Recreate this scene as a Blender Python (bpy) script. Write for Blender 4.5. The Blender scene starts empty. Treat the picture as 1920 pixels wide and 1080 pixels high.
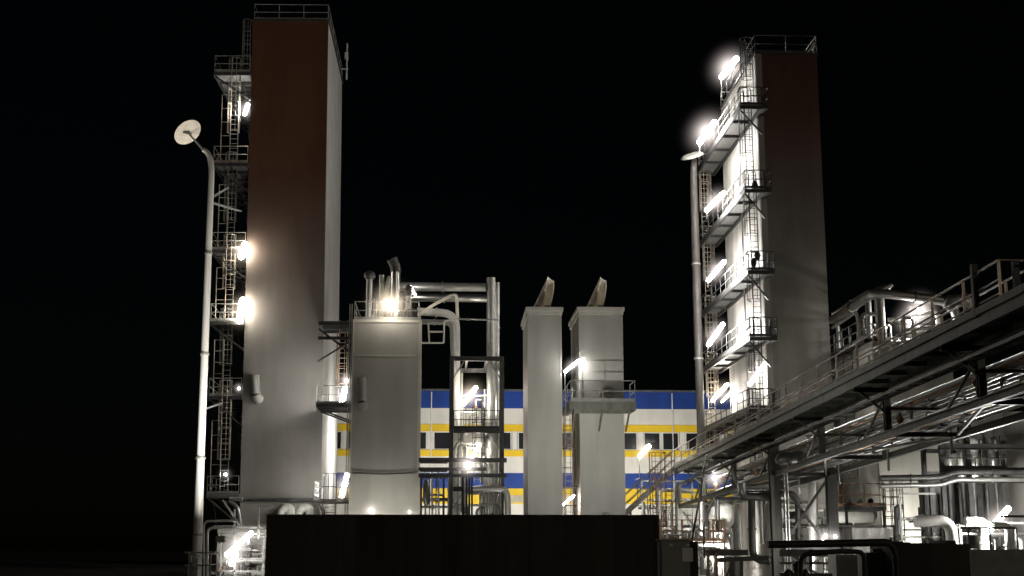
import bpy, bmesh, math, random
from mathutils import Vector, Matrix, Euler
random.seed(7)
C = bpy.context.scene.collection
SC = bpy.context.scene

# ---------------------------------------------------------------- camera
F_PX = 2500.0
TH = math.atan(490 / F_PX)
PS = math.atan(120 * math.cos(TH) / F_PX)
CAM = Vector((0, 0, 1.7))
ROT = Euler((math.pi / 2 + TH, 0, -PS), 'XYZ').to_matrix()
cd = bpy.data.cameras.new('camera'); cam = bpy.data.objects.new('camera', cd); C.objects.link(cam)
cam.location = CAM; cam.rotation_euler = (math.pi / 2 + TH, 0, -PS)
cd.lens = F_PX / 1920 * 36; cd.sensor_width = 36; cd.clip_end = 3000
SC.camera = cam

def W(px, py, Y):
    """point of the site that is seen at (px, py) of the photograph and stands Y metres away"""
    d = ROT @ Vector(((px - 960) / F_PX, (540 - py) / F_PX, -1))
    return CAM + d * (Y / d.y)
def X(px, py, Y): return W(px, py, Y).x
def Z(px, py, Y): return W(px, py, Y).z

# ---------------------------------------------------------------- materials
def principled(name, col, rough=.6, metal=0., var=.12, scale=2., bump=0., streak=False, spec=.4):
    m = bpy.data.materials.new(name); m.use_nodes = True
    nt = m.node_tree; b = nt.nodes['Principled BSDF']
    b.inputs['Roughness'].default_value = rough; b.inputs['Metallic'].default_value = metal
    b.inputs['Specular IOR Level'].default_value = spec
    tc = nt.nodes.new('ShaderNodeTexCoord'); mp = nt.nodes.new('ShaderNodeMapping')
    nt.links.new(tc.outputs['Object'], mp.inputs['Vector'])
    if streak: mp.inputs['Scale'].default_value = (1, 1, .12)
    n = nt.nodes.new('ShaderNodeTexNoise'); n.inputs['Scale'].default_value = scale; n.inputs['Detail'].default_value = 6
    nt.links.new(mp.outputs['Vector'], n.inputs['Vector'])
    r = nt.nodes.new('ShaderNodeMapRange'); r.inputs['From Min'].default_value = .3; r.inputs['From Max'].default_value = .7
    r.inputs['To Min'].default_value = 1 - var; r.inputs['To Max'].default_value = 1 + var
    nt.links.new(n.outputs['Fac'], r.inputs['Value'])
    mx = nt.nodes.new('ShaderNodeMix'); mx.data_type = 'RGBA'; mx.blend_type = 'MULTIPLY'; mx.inputs['Factor'].default_value = 1
    mx.inputs['A'].default_value = (*col, 1); nt.links.new(r.outputs['Result'], mx.inputs['B'])
    nt.links.new(mx.outputs['Result'], b.inputs['Base Color'])
    if bump:
        bp = nt.nodes.new('ShaderNodeBump'); bp.inputs['Strength'].default_value = bump; bp.inputs['Distance'].default_value = .05
        nt.links.new(n.outputs['Fac'], bp.inputs['Height']); nt.links.new(bp.outputs['Normal'], b.inputs['Normal'])
    return m

def cladding(name, low, high=None, z0=0, z1=1, seam=1.2, rough=.6, dirt=.15):
    """painted sheet cladding: vertical seams, grime; colour runs from low to high between world heights z0 and z1"""
    m = bpy.data.materials.new(name); m.use_nodes = True
    nt = m.node_tree; b = nt.nodes['Principled BSDF']; b.inputs['Roughness'].default_value = rough
    b.inputs['Specular IOR Level'].default_value = .3
    g = nt.nodes.new('ShaderNodeNewGeometry'); sp = nt.nodes.new('ShaderNodeSeparateXYZ'); nt.links.new(g.outputs['Position'], sp.inputs[0])
    mp = nt.nodes.new('ShaderNodeMapping'); mp.inputs['Scale'].default_value = (1, 1, .15); nt.links.new(g.outputs['Position'], mp.inputs['Vector'])
    n = nt.nodes.new('ShaderNodeTexNoise'); n.inputs['Scale'].default_value = 1.1; n.inputs['Detail'].default_value = 8
    nt.links.new(mp.outputs['Vector'], n.inputs['Vector'])
    n2 = nt.nodes.new('ShaderNodeTexNoise'); n2.inputs['Scale'].default_value = .35; n2.inputs['Detail'].default_value = 3
    nt.links.new(g.outputs['Position'], n2.inputs['Vector'])
    r = nt.nodes.new('ShaderNodeMapRange'); r.inputs['From Min'].default_value = z0; r.inputs['From Max'].default_value = z1
    r.interpolation_type = 'SMOOTHSTEP'
    nt.links.new(sp.outputs['Z'], r.inputs['Value'])
    mx = nt.nodes.new('ShaderNodeMix'); mx.data_type = 'RGBA'; mx.inputs['A'].default_value = (*low, 1); mx.inputs['B'].default_value = (*(high or low), 1)
    nt.links.new(r.outputs['Result'], mx.inputs['Factor'])
    # grime
    gr = nt.nodes.new('ShaderNodeMapRange'); gr.inputs['From Min'].default_value = .42; gr.inputs['From Max'].default_value = .60
    gr.inputs['To Min'].default_value = 1 + dirt * .4; gr.inputs['To Max'].default_value = 1 - dirt
    ad = nt.nodes.new('ShaderNodeMath'); ad.operation = 'ADD'; nt.links.new(n.outputs['Fac'], ad.inputs[0]); nt.links.new(n2.outputs['Fac'], ad.inputs[1])
    hf = nt.nodes.new('ShaderNodeMath'); hf.operation = 'MULTIPLY'; hf.inputs[1].default_value = .5; nt.links.new(ad.outputs[0], hf.inputs[0])
    nt.links.new(hf.outputs[0], gr.inputs['Value'])
    # seams every `seam` metres in x+y
    sx = nt.nodes.new('ShaderNodeMath'); sx.operation = 'ADD'; nt.links.new(sp.outputs['X'], sx.inputs[0]); nt.links.new(sp.outputs['Y'], sx.inputs[1])
    pp = nt.nodes.new('ShaderNodeMath'); pp.operation = 'PINGPONG'; pp.inputs[1].default_value = seam / 2; nt.links.new(sx.outputs[0], pp.inputs[0])
    ls = nt.nodes.new('ShaderNodeMath'); ls.operation = 'LESS_THAN'; ls.inputs[1].default_value = .018; nt.links.new(pp.outputs[0], ls.inputs[0])
    sm = nt.nodes.new('ShaderNodeMapRange'); sm.inputs['To Min'].default_value = 1; sm.inputs['To Max'].default_value = .95
    nt.links.new(ls.outputs[0], sm.inputs['Value'])
    mu = nt.nodes.new('ShaderNodeMath'); mu.operation = 'MULTIPLY'; nt.links.new(gr.outputs['Result'], mu.inputs[0])
    pz = nt.nodes.new('ShaderNodeMath'); pz.operation = 'PINGPONG'; pz.inputs[1].default_value = 1.55; nt.links.new(sp.outputs['Z'], pz.inputs[0])
    lz = nt.nodes.new('ShaderNodeMath'); lz.operation = 'LESS_THAN'; lz.inputs[1].default_value = .02; nt.links.new(pz.outputs[0], lz.inputs[0])
    sz = nt.nodes.new('ShaderNodeMapRange'); sz.inputs['To Min'].default_value = 1; sz.inputs['To Max'].default_value = .95; nt.links.new(lz.outputs[0], sz.inputs['Value'])
    mz = nt.nodes.new('ShaderNodeMath'); mz.operation = 'MULTIPLY'; nt.links.new(sm.outputs['Result'], mz.inputs[0]); nt.links.new(sz.outputs['Result'], mz.inputs[1]); nt.links.new(mz.outputs[0], mu.inputs[1])
    m2 = nt.nodes.new('ShaderNodeMix'); m2.data_type = 'RGBA'; m2.blend_type = 'MULTIPLY'; m2.inputs['Factor'].default_value = 1
    nt.links.new(mx.outputs['Result'], m2.inputs['A']); nt.links.new(mu.outputs[0], m2.inputs['B'])
    nt.links.new(m2.outputs['Result'], b.inputs['Base Color'])
    bp = nt.nodes.new('ShaderNodeBump'); bp.inputs['Strength'].default_value = .25; bp.inputs['Distance'].default_value = .04
    nt.links.new(n2.outputs['Fac'], bp.inputs['Height']); nt.links.new(bp.outputs['Normal'], b.inputs['Normal'])
    return m

def emitter(name, col, s):
    m = bpy.data.materials.new(name); m.use_nodes = True
    nt = m.node_tree; nt.nodes.clear()
    e = nt.nodes.new('ShaderNodeEmission'); e.inputs['Color'].default_value = (*col, 1); e.inputs['Strength'].default_value = s
    o = nt.nodes.new('ShaderNodeOutputMaterial'); nt.links.new(e.outputs[0], o.inputs['Surface'])
    return m

M = {}
M['galv'] = principled('galvanised_steel', (.30, .30, .28), .5, .35, .25, 3)
M['deck'] = principled('deck_grating', (.26, .26, .25), .6, .3, .25, 6)
M['dark'] = principled('dark_painted_steel', (.045, .045, .043), .5, .1, .3, 3)
M['green'] = principled('grey_green_steel', (.15, .155, .13), .5, .1, .25, 3, streak=True)
M['rust'] = principled('rusty_orange_paint', (.24, .135, .075), .6, .1, .35, 4)
M['drab'] = principled('weathered_brown_steel', (.36, .31, .25), .4, .5, .3, 4)
M['black'] = principled('black_rubber', (.01, .01, .01), .5)
M['shiny'] = principled('stainless_jacket', (.62, .62, .60), .28, .95, .12, 1.5, bump=.35)
M['zinc'] = principled('dull_zinc_jacket', (.42, .42, .40), .42, .7, .2, 1.5, bump=.3)
M['darkpipe'] = principled('dark_insulated_pipe', (.10, .10, .095), .45, .5, .3, 2)
M['lamplit'] = principled('lamplit_pipe', (.50, .30, .13), .35, .7, .2, 2)  # orange lamplight on some bridge pipes, put into their base colour
M['white'] = principled('white_painted_metal', (.62, .61, .57), .5, .0, .1, 1.5)
M['concrete'] = principled('yard_concrete', (.12, .118, .11), .85, 0, .3, .4, bump=.3)
M['mast2'] = principled('mast_paint_dimmed', (.06, .055, .05), .5, .2, .15, 1.2, streak=True)  # darkened copy of the mast paint, standing in for weaker light
M['mast'] = principled('mast_paint', (.66, .64, .60), .45, .2, .15, 1.2, streak=True)
M['tarp'] = principled('dark_container_paint', (.055, .049, .043), .7, 0, .45, 1.2, streak=True, bump=.3)
M['dish'] = principled('dish_white', (.62, .58, .50), .55, 0, .18, 2.5)
M['beige'] = principled('beige_sheet', (.85, .78, .66), .6, .1, .15, 2)
M['glass'] = principled('window_glass', (.015, .015, .017), .12, 0, .1, 2, spec=.5)
M['wfrm'] = principled('window_frame_white', (.62, .62, .58), .5)
M['blue'] = cladding('blue_cladding', (.006, .040, .23), seam=3.0, dirt=.2)
M['yellow'] = cladding('yellow_cladding', (.66, .44, .015), seam=3.0, dirt=.15)
M['bwhite'] = cladding('white_cladding', (.60, .58, .53), seam=3.0, dirt=.12)
M['cabinet'] = principled('cabinet_grey_paint', (.36, .37, .34), .6, .0, .15, 3)
M['paper'] = principled('pale_sticker', (.95, .95, .93), .6)

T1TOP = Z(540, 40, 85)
M['t1'] = cladding('tower_cladding_dimmed_upward', (.215, .207, .187), (.10, .042, .022), Z(540, 720, 85), Z(540, 270, 85), 1.25)  # brown top darkened to stand in for light fading with height
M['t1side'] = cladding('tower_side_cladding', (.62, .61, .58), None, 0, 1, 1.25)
M['t2'] = cladding('far_tower_cladding_dimmed_upward', (.235, .224, .20), (.12, .052, .036), Z(1480, 520, 75), Z(1480, 160, 75), 1.25)  # same upward loss of light put into the front colour
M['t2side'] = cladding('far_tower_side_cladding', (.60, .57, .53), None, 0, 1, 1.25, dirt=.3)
M['tank'] = cladding('cold_box_cladding', (.42, .412, .38), None, 0, 1, 1.6, dirt=.13)
M['cream'] = cladding('cream_cladding', (.58, .56, .50), None, 0, 1, 1.6)
M['grime'] = cladding('grey_cladding', (.34, .33, .30), None, 0, 1, 1.6, dirt=.25)

# ---------------------------------------------------------------- mesh builder
class MB:
    def __init__(s): s.v = []; s.f = []; s.sm = []
    def add(s, vs, fs, smooth=False):
        o = len(s.v); s.v += [Vector(v) for v in vs]
        for f in fs: s.f.append(tuple(o + i for i in f)); s.sm.append(smooth)
    def box(s, x0, x1, y0, y1, z0, z1):
        vs = [(x, y, z) for x in (x0, x1) for y in (y0, y1) for z in (z0, z1)]
        s.add(vs, [(0, 1, 3, 2), (4, 6, 7, 5), (0, 4, 5, 1), (2, 3, 7, 6), (0, 2, 6, 4), (1, 5, 7, 3)])
        return s
    def beam(s, p, q, w=.1, h=None, hsec=False):
        p = Vector(p); q = Vector(q); h = h or w
        d = (q - p)
        if d.length < 1e-5: return s
        d.normalize()
        up = Vector((0, 0, 1)) if abs(d.z) < .97 else Vector((0, 1, 0))
        a = d.cross(up).normalized(); b = a.cross(d).normalized()
        def bx(ca, cb, wa, wb):
            vs = []
            for e in (p, q):
                for sa, sb in ((-1, -1), (1, -1), (1, 1), (-1, 1)):
                    vs.append(e + a * (ca + sa * wa / 2) + b * (cb + sb * wb / 2))
            s.add(vs, [(3, 2, 1, 0), (4, 5, 6, 7), (0, 1, 5, 4), (1, 2, 6, 5), (2, 3, 7, 6), (3, 0, 4, 7)])
        if hsec:
            t = min(w, h) * .16
            bx(0, 0, t, h - 2 * t)
            bx(0, h / 2 - t / 2, w, t); bx(0, -h / 2 + t / 2, w, t)
        else: bx(0, 0, w, h)
        return s
    def sweep(s, pts, r, n=10, caps=True, smooth=True):
        pts = [Vector(p) for p in pts]
        if len(pts) < 2: return s
        rs = r if isinstance(r, (list, tuple)) else [r] * len(pts)
        t0 = (pts[1] - pts[0]).normalized()
        ref = Vector((0, 0, 1)) if abs(t0.z) < .9 else Vector((1, 0, 0))
        a = t0.cross(ref).normalized()
        vs = []
        for i, p in enumerate(pts):
            t = ((pts[min(i + 1, len(pts) - 1)] - p).normalized() + (p - pts[max(i - 1, 0)]).normalized())
            t = t.normalized() if t.length > 1e-6 else t0
            a = (a - t * a.dot(t)).normalized(); b = t.cross(a)
            k = 1.0
            for j in range(n):
                an = 2 * math.pi * j / n
                vs.append(p + (a * math.cos(an) + b * math.sin(an)) * rs[i] * k)
        fs = []
        for i in range(len(pts) - 1):
            for j in range(n):
                fs.append((i * n + j, i * n + (j + 1) % n, (i + 1) * n + (j + 1) % n, (i + 1) * n + j))
        s.add(vs, fs, smooth)
        if caps:
            m = len(pts) - 1
            s.add(vs[:n], [tuple(range(n))[::-1]]); s.add(vs[m * n:], [tuple(range(n))])
        return s
    def pipe(s, pts, r, bend=None, n=12):
        pts = [Vector(p) for p in pts]; bend = bend or 2.2 * r
        out = [pts[0]]
        for i in range(1, len(pts) - 1):
            p = pts[i]; a = pts[i - 1] - p; b = pts[i + 1] - p
            L = min(bend, a.length * .45, b.length * .45)
            A = p + a.normalized() * L; B = p + b.normalized() * L
            for k in range(6):
                t = k / 5
                out.append(A * (1 - t) ** 2 + p * 2 * t * (1 - t) + B * t * t)
        out.append(pts[-1])
        return s.sweep(out, r, n)
    def tube(s, p, q, r, n=8, r2=None): return s.sweep([p, q], [r, r if r2 is None else r2], n)
    def flange(s, p, ax, r, t=.08, n=14):
        ax = Vector(ax).normalized(); p = Vector(p)
        return s.sweep([p - ax * t / 2, p + ax * t / 2], r, n, True, False)
    def build(s, name, mat, parent=None, label=None):
        me = bpy.data.meshes.new(name)
        off = Vector((0, 0, 0))
        q = parent
        while q is not None: off += Vector(q.location); q = q.parent
        me.from_pydata([v - off for v in s.v], [], s.f)
        me.polygons.foreach_set('use_smooth', s.sm)
        me.materials.append(mat); me.update()
        o = bpy.data.objects.new(name, me); C.objects.link(o)
        if parent is not None: o.parent = parent
        if label: o['label'] = label
        return o

def thing(name, label, cat, loc=(0, 0, 0), group=None):
    o = bpy.data.objects.new(name, None); C.objects.link(o); o.location = loc; o.empty_display_size = .3
    o['label'] = label; o['category'] = cat
    if group: o['group'] = group
    return o
def solo(name, mb, mat, label, cat, group=None):
    """a thing that is one mesh; origin at its lowest centre"""
    xs = [v.x for v in mb.v]; ys = [v.y for v in mb.v]; zs = [v.z for v in mb.v]
    loc = Vector(((min(xs) + max(xs)) / 2, (min(ys) + max(ys)) / 2, min(zs)))
    for v in mb.v: v -= loc
    o = mb.build(name, mat); o.location = loc; o['label'] = label; o['category'] = cat
    if group: o['group'] = group
    return o

def rails(mb, pts, h=1.1, mids=(.55,), r=.028, sp=1.5, toe=True):
    pts = [Vector(p) for p in pts]
    for i in range(len(pts) - 1):
        p, q = pts[i], pts[i + 1]; L = (q - p).length; n = max(1, round(L / sp))
        for hh in (h,) + tuple(mids):
            mb.tube(p + Vector((0, 0, hh)), q + Vector((0, 0, hh)), r, 6)
        if toe: mb.beam(p + Vector((0, 0, .09)), q + Vector((0, 0, .09)), .02, .14)
        for k in range(n + (1 if i == len(pts) - 2 else 0)):
            a = p.lerp(q, k / n); mb.tube(a, a + Vector((0, 0, h)), r, 6)
def ladder(mb, x, y, z0, z1, w=.5, face='x', r=.028, step=.33):
    dx, dy = (0, w / 2) if face == 'x' else (w / 2, 0)
    for s in (-1, 1): mb.tube((x + s * dx, y + s * dy, z0), (x + s * dx, y + s * dy, z1), r, 6)
    z = z0 + .2
    while z < z1 - .05:
        mb.tube((x - dx, y - dy, z), (x + dx, y + dy, z), .018, 5); z += step
def cage(mb, x, y, z0, z1, out=(-1, 0), R=.4, n=6):
    """ladder cage: hoops and upright straps, bulging toward `out`"""
    o = Vector((out[0], out[1], 0)); t = Vector((-out[1], out[0], 0))
    c = Vector((x, y, 0)) + o * R * .9
    def pt(a, z): return c + (o * math.cos(a) + t * math.sin(a)) * R + Vector((0, 0, z))
    angs = [math.radians(-130 + 260 * k / 12) for k in range(13)]
    z = z0; m = max(1, round((z1 - z0) / .95))
    for i in range(m + 1):
        zz = z0 + (z1 - z0) * i / m
        mb.sweep([pt(a, zz) for a in angs], .022, 5)
    for k in range(n):
        a = math.radians(-115 + 230 * k / (n - 1)); mb.tube(pt(a, z0), pt(a, z1), .02, 5)

def platform(parent, x0, x1, y0, y1, z, wall, rail_sides, beams_mat='dark', rmat='galv', strut=1.3, nb=None, name='platform', toe=True, lab=None, ns=None, fh=.22):
    """access platform > frame, railing, bracket; wall = 'R','L','B' side that touches the tower"""
    f = MB()
    for xx in (x0 + .06, x1 - .06): f.beam((xx, y0, z - fh / 2), (xx, y1, z - fh / 2), .12, fh)
    for yy in (y0 + .06, y1 - .06): f.beam((x0 + .13, yy, z - fh / 2), (x1 - .13, yy, z - fh / 2), .12, fh - .02)
    n = nb or max(1, round((y1 - y0) / 2.2))
    for k in range(1, n):
        yy = y0 + (y1 - y0) * k / n; f.beam((x0 + .13, yy, z - .10), (x1 - .13, yy, z - .10), .1, .16)
    d = MB(); d.box(x0 + .02, x1 - .02, y0 + .02, y1 - .02, z + .003, z + .04)
    p = d.build(name, M['deck'], parent, lab)
    f.build('frame', M[beams_mat], p)
    r = MB(); pts = {'F': [(x0, y0), (x1, y0)], 'L': [(x0, y0), (x0, y1)], 'R': [(x1, y0), (x1, y1)], 'B': [(x0, y1), (x1, y1)]}
    for s in rail_sides:
        a, b = pts[s]; i = .05
        cl = lambda q: (min(max(q[0], x0 + i), x1 - i), min(max(q[1], y0 + i), y1 - i), z + .04)
        rails(r, [cl(a), cl(b)], toe=toe)
    if rail_sides: r.build('railing', M[rmat], p)
    if strut:
        b = MB()
        if wall in 'RL':
            xo, xi = (x0 + .1, x1) if wall == 'R' else (x1 - .1, x0)
            m = ns or max(2, round((y1 - y0) / 4) + 1)
            for k in range(m):
                yy = y0 + .3 + (y1 - y0 - .6) * k / (m - 1)
                b = MB(); b.beam((xo, yy, z - .24), (xi, yy, z - .24 - strut), .09); b.build('bracket', M[beams_mat], p)
        elif wall == 'B':
            for k in range(3):
                xx = x0 + .3 + (x1 - x0 - .6) * k / 2
                b = MB(); b.beam((xx, y0 + .1, z - .24), (xx, y1, z - .24 - strut), .09); b.build('bracket', M[beams_mat], p)
    return p

# ---------------------------------------------------------------- lamps
LAMP = {'cool': (1.0, .97, .93), 'warm': (1.0, .92, .80)}
EM = {}
def em(kind, s):
    s = round(s)
    k = (kind, s)
    if k not in EM: EM[k] = emitter('lit_tube_%s' % kind, LAMP[kind], s)
    return EM[k]
LS = 1.0
LR = random.Random(12)
GL = {}
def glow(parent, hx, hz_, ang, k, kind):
    """camera bloom imitated around a lamp: an added emissive volume that thins out toward its edge"""
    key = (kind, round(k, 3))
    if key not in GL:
        m = bpy.data.materials.new('lamp_bloom_' + kind); m.use_nodes = True; nt = m.node_tree; nt.nodes.clear()
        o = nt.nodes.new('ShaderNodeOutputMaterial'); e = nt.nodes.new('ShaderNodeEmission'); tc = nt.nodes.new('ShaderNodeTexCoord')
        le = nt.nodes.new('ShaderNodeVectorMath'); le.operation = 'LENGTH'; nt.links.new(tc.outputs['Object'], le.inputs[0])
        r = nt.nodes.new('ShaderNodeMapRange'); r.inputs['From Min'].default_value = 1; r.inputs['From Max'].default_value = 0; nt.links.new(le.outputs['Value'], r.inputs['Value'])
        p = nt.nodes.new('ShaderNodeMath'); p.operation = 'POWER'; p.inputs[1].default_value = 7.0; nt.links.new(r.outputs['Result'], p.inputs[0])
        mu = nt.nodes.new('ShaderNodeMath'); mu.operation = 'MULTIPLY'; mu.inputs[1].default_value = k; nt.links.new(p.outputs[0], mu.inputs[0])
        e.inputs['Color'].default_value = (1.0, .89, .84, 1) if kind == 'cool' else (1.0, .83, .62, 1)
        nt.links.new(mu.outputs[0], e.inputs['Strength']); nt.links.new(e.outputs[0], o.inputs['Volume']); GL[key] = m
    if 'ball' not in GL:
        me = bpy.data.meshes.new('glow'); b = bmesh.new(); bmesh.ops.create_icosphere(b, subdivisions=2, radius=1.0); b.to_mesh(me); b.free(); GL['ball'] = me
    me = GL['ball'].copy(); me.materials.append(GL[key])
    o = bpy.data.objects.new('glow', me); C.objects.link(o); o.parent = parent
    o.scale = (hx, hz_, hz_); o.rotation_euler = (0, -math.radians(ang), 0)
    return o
def tube_lamp(px, py, Y, label, L=1.3, ang=50, s=60, kind='cool', r=.07, post=None, grp='slanted tube lamps', gk=1.0, gs=1.0):
    """weatherproof tube luminaire, tilted on a bracket"""
    c = W(px, py, Y); ang += LR.uniform(-5, 5); s *= LR.uniform(.8, 1.2)
    d = Vector((math.cos(math.radians(ang)), 0, math.sin(math.radians(ang))))
    t = thing('tube_lamp', label, 'lamp', c, grp)
    a = c - d * L / 2; b = c + d * L / 2
    MB().sweep([a - d * r * .7, a - d * r * .3, a, b, b + d * r * .3, b + d * r * .7], [r * .4, r * .85, r, r, r * .85, r * .4], 14).build('tube', em(kind, s * LS), t)
    up = Vector((-d.z, 0, d.x)) * .5 + Vector((0, .85, 0)); up.normalize()
    MB().beam(a + up * (r + .035) - d * .08, b + up * (r + .035) + d * .08, .16, .05).build('housing', M['galv'], t)
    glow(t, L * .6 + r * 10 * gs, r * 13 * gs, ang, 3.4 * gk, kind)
    if post:
        q = MB(); e = W(*post); q.pipe([a + up * (r + .06), Vector((a.x, a.y + .12, a.z - .15)), Vector((a.x, a.y + .12, min(a.z - .2, e.z + .1))), e] if (e - a).length > .6 else [a, e], .03, .1, 6)
        q.build('bracket', M['galv'], t)
    return t
def flood_lamp(px, py, Y, label, size=.22, s=120, kind='cool', grp=None, gk=1.0, gs=1.0):
    c = W(px, py, Y); t = thing('floodlight', label, 'lamp', c, grp)
    n = 12
    MB().sweep([c + Vector((0, .0, -size * .6)), c + Vector((0, 0, -size * .2)), c + Vector((0, 0, size * .3)), c + Vector((0, 0, size * .6))], [size * .25, size * .6, size * .55, size * .2], n).build('bulb', em(kind, s * LS), t)
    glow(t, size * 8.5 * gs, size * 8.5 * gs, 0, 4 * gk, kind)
    MB().sweep([c + Vector((0, .05, size * .62)), c + Vector((0, .05, size * .9))], [size * .8, size * .3], n).build('hood', M['galv'], t)
    return t

# ================================================================= SETTING
g = MB(); N = 24
for i in range(1): g.add([(-900, -60, 0), (900, -60, 0), (900, 1600, 0), (-900, 1600, 0)], [(0, 1, 2, 3)])
go = g.build('ground', M['concrete']); go['kind'] = 'structure'
g = MB(); g.add([(-70, 40, .004), (70, 40, .004), (70, 126, .004), (-70, 126, .004)], [(0, 1, 2, 3)])
M['asph'] = principled('plant_yard_paving', (.16, .155, .145), .8, 0, .25, .8, bump=.3)
yo = g.build('pavement', M['asph']); yo['kind'] = 'structure'

# ---------------------------------------------------------------- striped building
BY = 125.0
bl = thing('office_building', 'long building striped blue, white and yellow with a row of dark windows', 'building', (X(1000, 900, BY), BY, 0))
bx0, bx1 = X(560, 850, BY), X(1600, 850, BY)
zz = lambda py: Z(1000, py, BY)
bands = [(734, 766, 'blue'), (766, 796, 'bwhite'), (796, 809, 'yellow'), (844, 856, 'yellow'), (856, 887, 'bwhite'), (887, 916, 'blue'), (916, 945, 'yellow')]
for a, b, m in bands:
    pr = .06 if m == 'yellow' else (.03 if m == 'blue' else 0)
    MB().box(bx0, bx1, BY - pr, BY + 14, zz(b), zz(a)).build('cladding_band', M[m], bl)
wl = MB().box(bx0, bx1, BY, BY + 14, 0, zz(945)).build('lower_wall', M['bwhite'], bl)
MB().box(bx0, bx1, BY + .35, BY + 14, zz(844), zz(809)).build('wall', M['bwhite'], bl)
MB().box(bx0 - .2, bx1 + .2, BY - .15, BY + 14.2, zz(734) + .003, zz(734) + .18).build('roof', M['darkpipe'], bl)
wz0, wz1 = zz(844), zz(809)
xw = bx0 + .6
while xw < bx1 - 4:
    for k in range(2):
        wf = MB(); a, b = xw + k * 1.75, xw + k * 1.75 + 1.6; t = .09
        wf.box(a, a + t, BY + .1, BY + .3, wz0 + .02, wz1 - .02).box(b - t, b, BY + .1, BY + .3, wz0 + .02, wz1 - .02)
        wf.box(a + t, b - t, BY + .1, BY + .3, wz0 + .02, wz0 + .02 + t).box(a + t, b - t, BY + .1, BY + .3, wz1 - .02 - t, wz1 - .02)
        w_ = wf.build('window', M['wfrm'], bl)
        MB().box(a + t, b - t, BY + .2, BY + .24, wz0 + t, wz1 - t).build('pane', M['glass'], w_)
    MB().box(xw + 3.42, xw + 3.88, BY + .02, BY + .34, wz0 + .003, wz1 - .003).build('pier', M['bwhite'], bl)
    xw += 3.95
lou = MB()
for k in range(5):
    z_ = zz(941) + (zz(930) - zz(941)) * k / 4; lou.box(X(942, 935, BY), X(1160, 935, BY), BY - .12, BY - .064, z_ - .05, z_ + .05)
lou.build('louvre', M['galv'], bl)
for px in (808, 1010, 1262): dp = MB(); dp.tube((X(px, 850, BY), BY - .14, 0), (X(px, 850, BY), BY - .14, zz(736)), .05, 8); dp.build('downpipe', M['wfrm'], bl)

# ---------------------------------------------------------------- tall brown tower (left)
A0, A1 = X(461, 520, 85), X(608, 520, 85); AY0, AY1 = 85.0, 97.0
t1 = thing('cold_box_tower', 'tallest square tower, its front dimming from grey to reddish brown upward, with access platforms on its dark side', 'tower', ((A0 + A1) / 2, 91, 0))
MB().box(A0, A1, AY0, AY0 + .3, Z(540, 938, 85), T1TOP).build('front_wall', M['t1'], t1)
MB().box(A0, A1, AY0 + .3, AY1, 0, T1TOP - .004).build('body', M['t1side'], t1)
MB().box(A0 - .1, A1 + .1, AY0 - .1, AY1 + .1, T1TOP, T1TOP + .1).build('roof', M['dark'], t1)
MB().box(A0 + .003, A1 - .003, AY0 + .15, AY0 + .3, 0, Z(540, 938, 85) - .004).build('plinth', M['tank'], t1)
r = MB(); zt = T1TOP + .1
rails(r, [(A0 + .1, AY0, zt), (A1, AY0, zt), (A1, AY1, zt), (A0 + .1, AY1, zt), (A0 + .1, AY0, zt)], sp=1.9)
r.build('roof_railing', M['galv'], t1)
# side platforms
def zl(py, px=400): return Z(px, py, AY0)
PX = X(398, 470, 85)
for (px, py, lit, sides, rm, lab) in ((407, 136, 0, 'FL', 'galv', 'topmost side platform'), (403, 306, 0, 'FL', 'drab', None), (397, 468, 0, 'FL', 'galv', None),
                               (394, 602, 0, 'FL', 'galv', None), (389, 742, 0, 'FL', 'galv', None), (383, 926, 0, 'FL', 'galv', 'lowest and widest side platform')):
    xx = X(px, py, AY0)
    platform(t1, xx, A0 - .004, AY0 - .3, AY1 - 1, Z(px, py, AY0), 'R', sides, 'dark' if py < 900 else 'green', rm, 1.6, 6, lab=lab)
# ladders between the levels
lv = [926, 742, 602, 468, 306, 136]
for i in range(5):
    z0, z1 = Z(400, lv[i], AY0), Z(400, lv[i + 1], AY0)
    lx = X(424 if i % 2 else 430, 500, 85); ly = AY0 + .4 + (i % 2) * .9
    l = MB(); ladder(l, lx, ly, z0, z1 + 1.0, face='y'); lo = l.build('ladder', M['galv'], t1)
    c = MB(); cage(c, lx, ly, z0 + 2.2, z1 + 1.0, (0, -1)); c.build('cage', M['drab' if i % 2 == 0 else 'galv'], lo)
    # brown pull-up posts and a gate
    b = MB(); xb = X(408, 500, 85)
    b.tube((xb, AY0 - .2, z0), (xb, AY0 - .2, z0 + (z1 - z0) * .75), .035, 6); b.tube((xb + .6, AY0 - .2, z0), (xb + .6, AY0 - .2, z0 + (z1 - z0) * .75), .035, 6)
    for k in range(4): b.tube((xb, AY0 - .2, z0 + (z1 - z0) * (.3 + .15 * k)), (xb + .6, AY0 - .2, z0 + (z1 - z0) * (.3 + .15 * k)), .025, 6)
    b.build('hoist_frame', M['drab'], t1)
    # stair flight seen as a diagonal behind the ladder
    st = MB()
    for o in (0, .55): st.beam((A0 - .15 - o, AY0 + 1.5, z1 - .25), (A0 - .15 - o, AY0 + 7.5, z0 + .1), .04, .22)
    for k in range(16): st.box(A0 - .66, A0 - .18, AY0 + 1.6 + k * .37, AY0 + 1.85 + k * .37, z1 - .35 + (z0 + .35 - z1) * k / 16, z1 - .32 + (z0 + .35 - z1) * k / 16)
    st.build('stair', M['dark'], t1)
l = MB(); lx = X(476, 80, 85) - .35; ladder(l, lx, AY0 + .6, Z(457, 135, 85), T1TOP + .2, face='y', w=.38); lo = l.build('ladder', M['galv'], t1)
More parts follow.
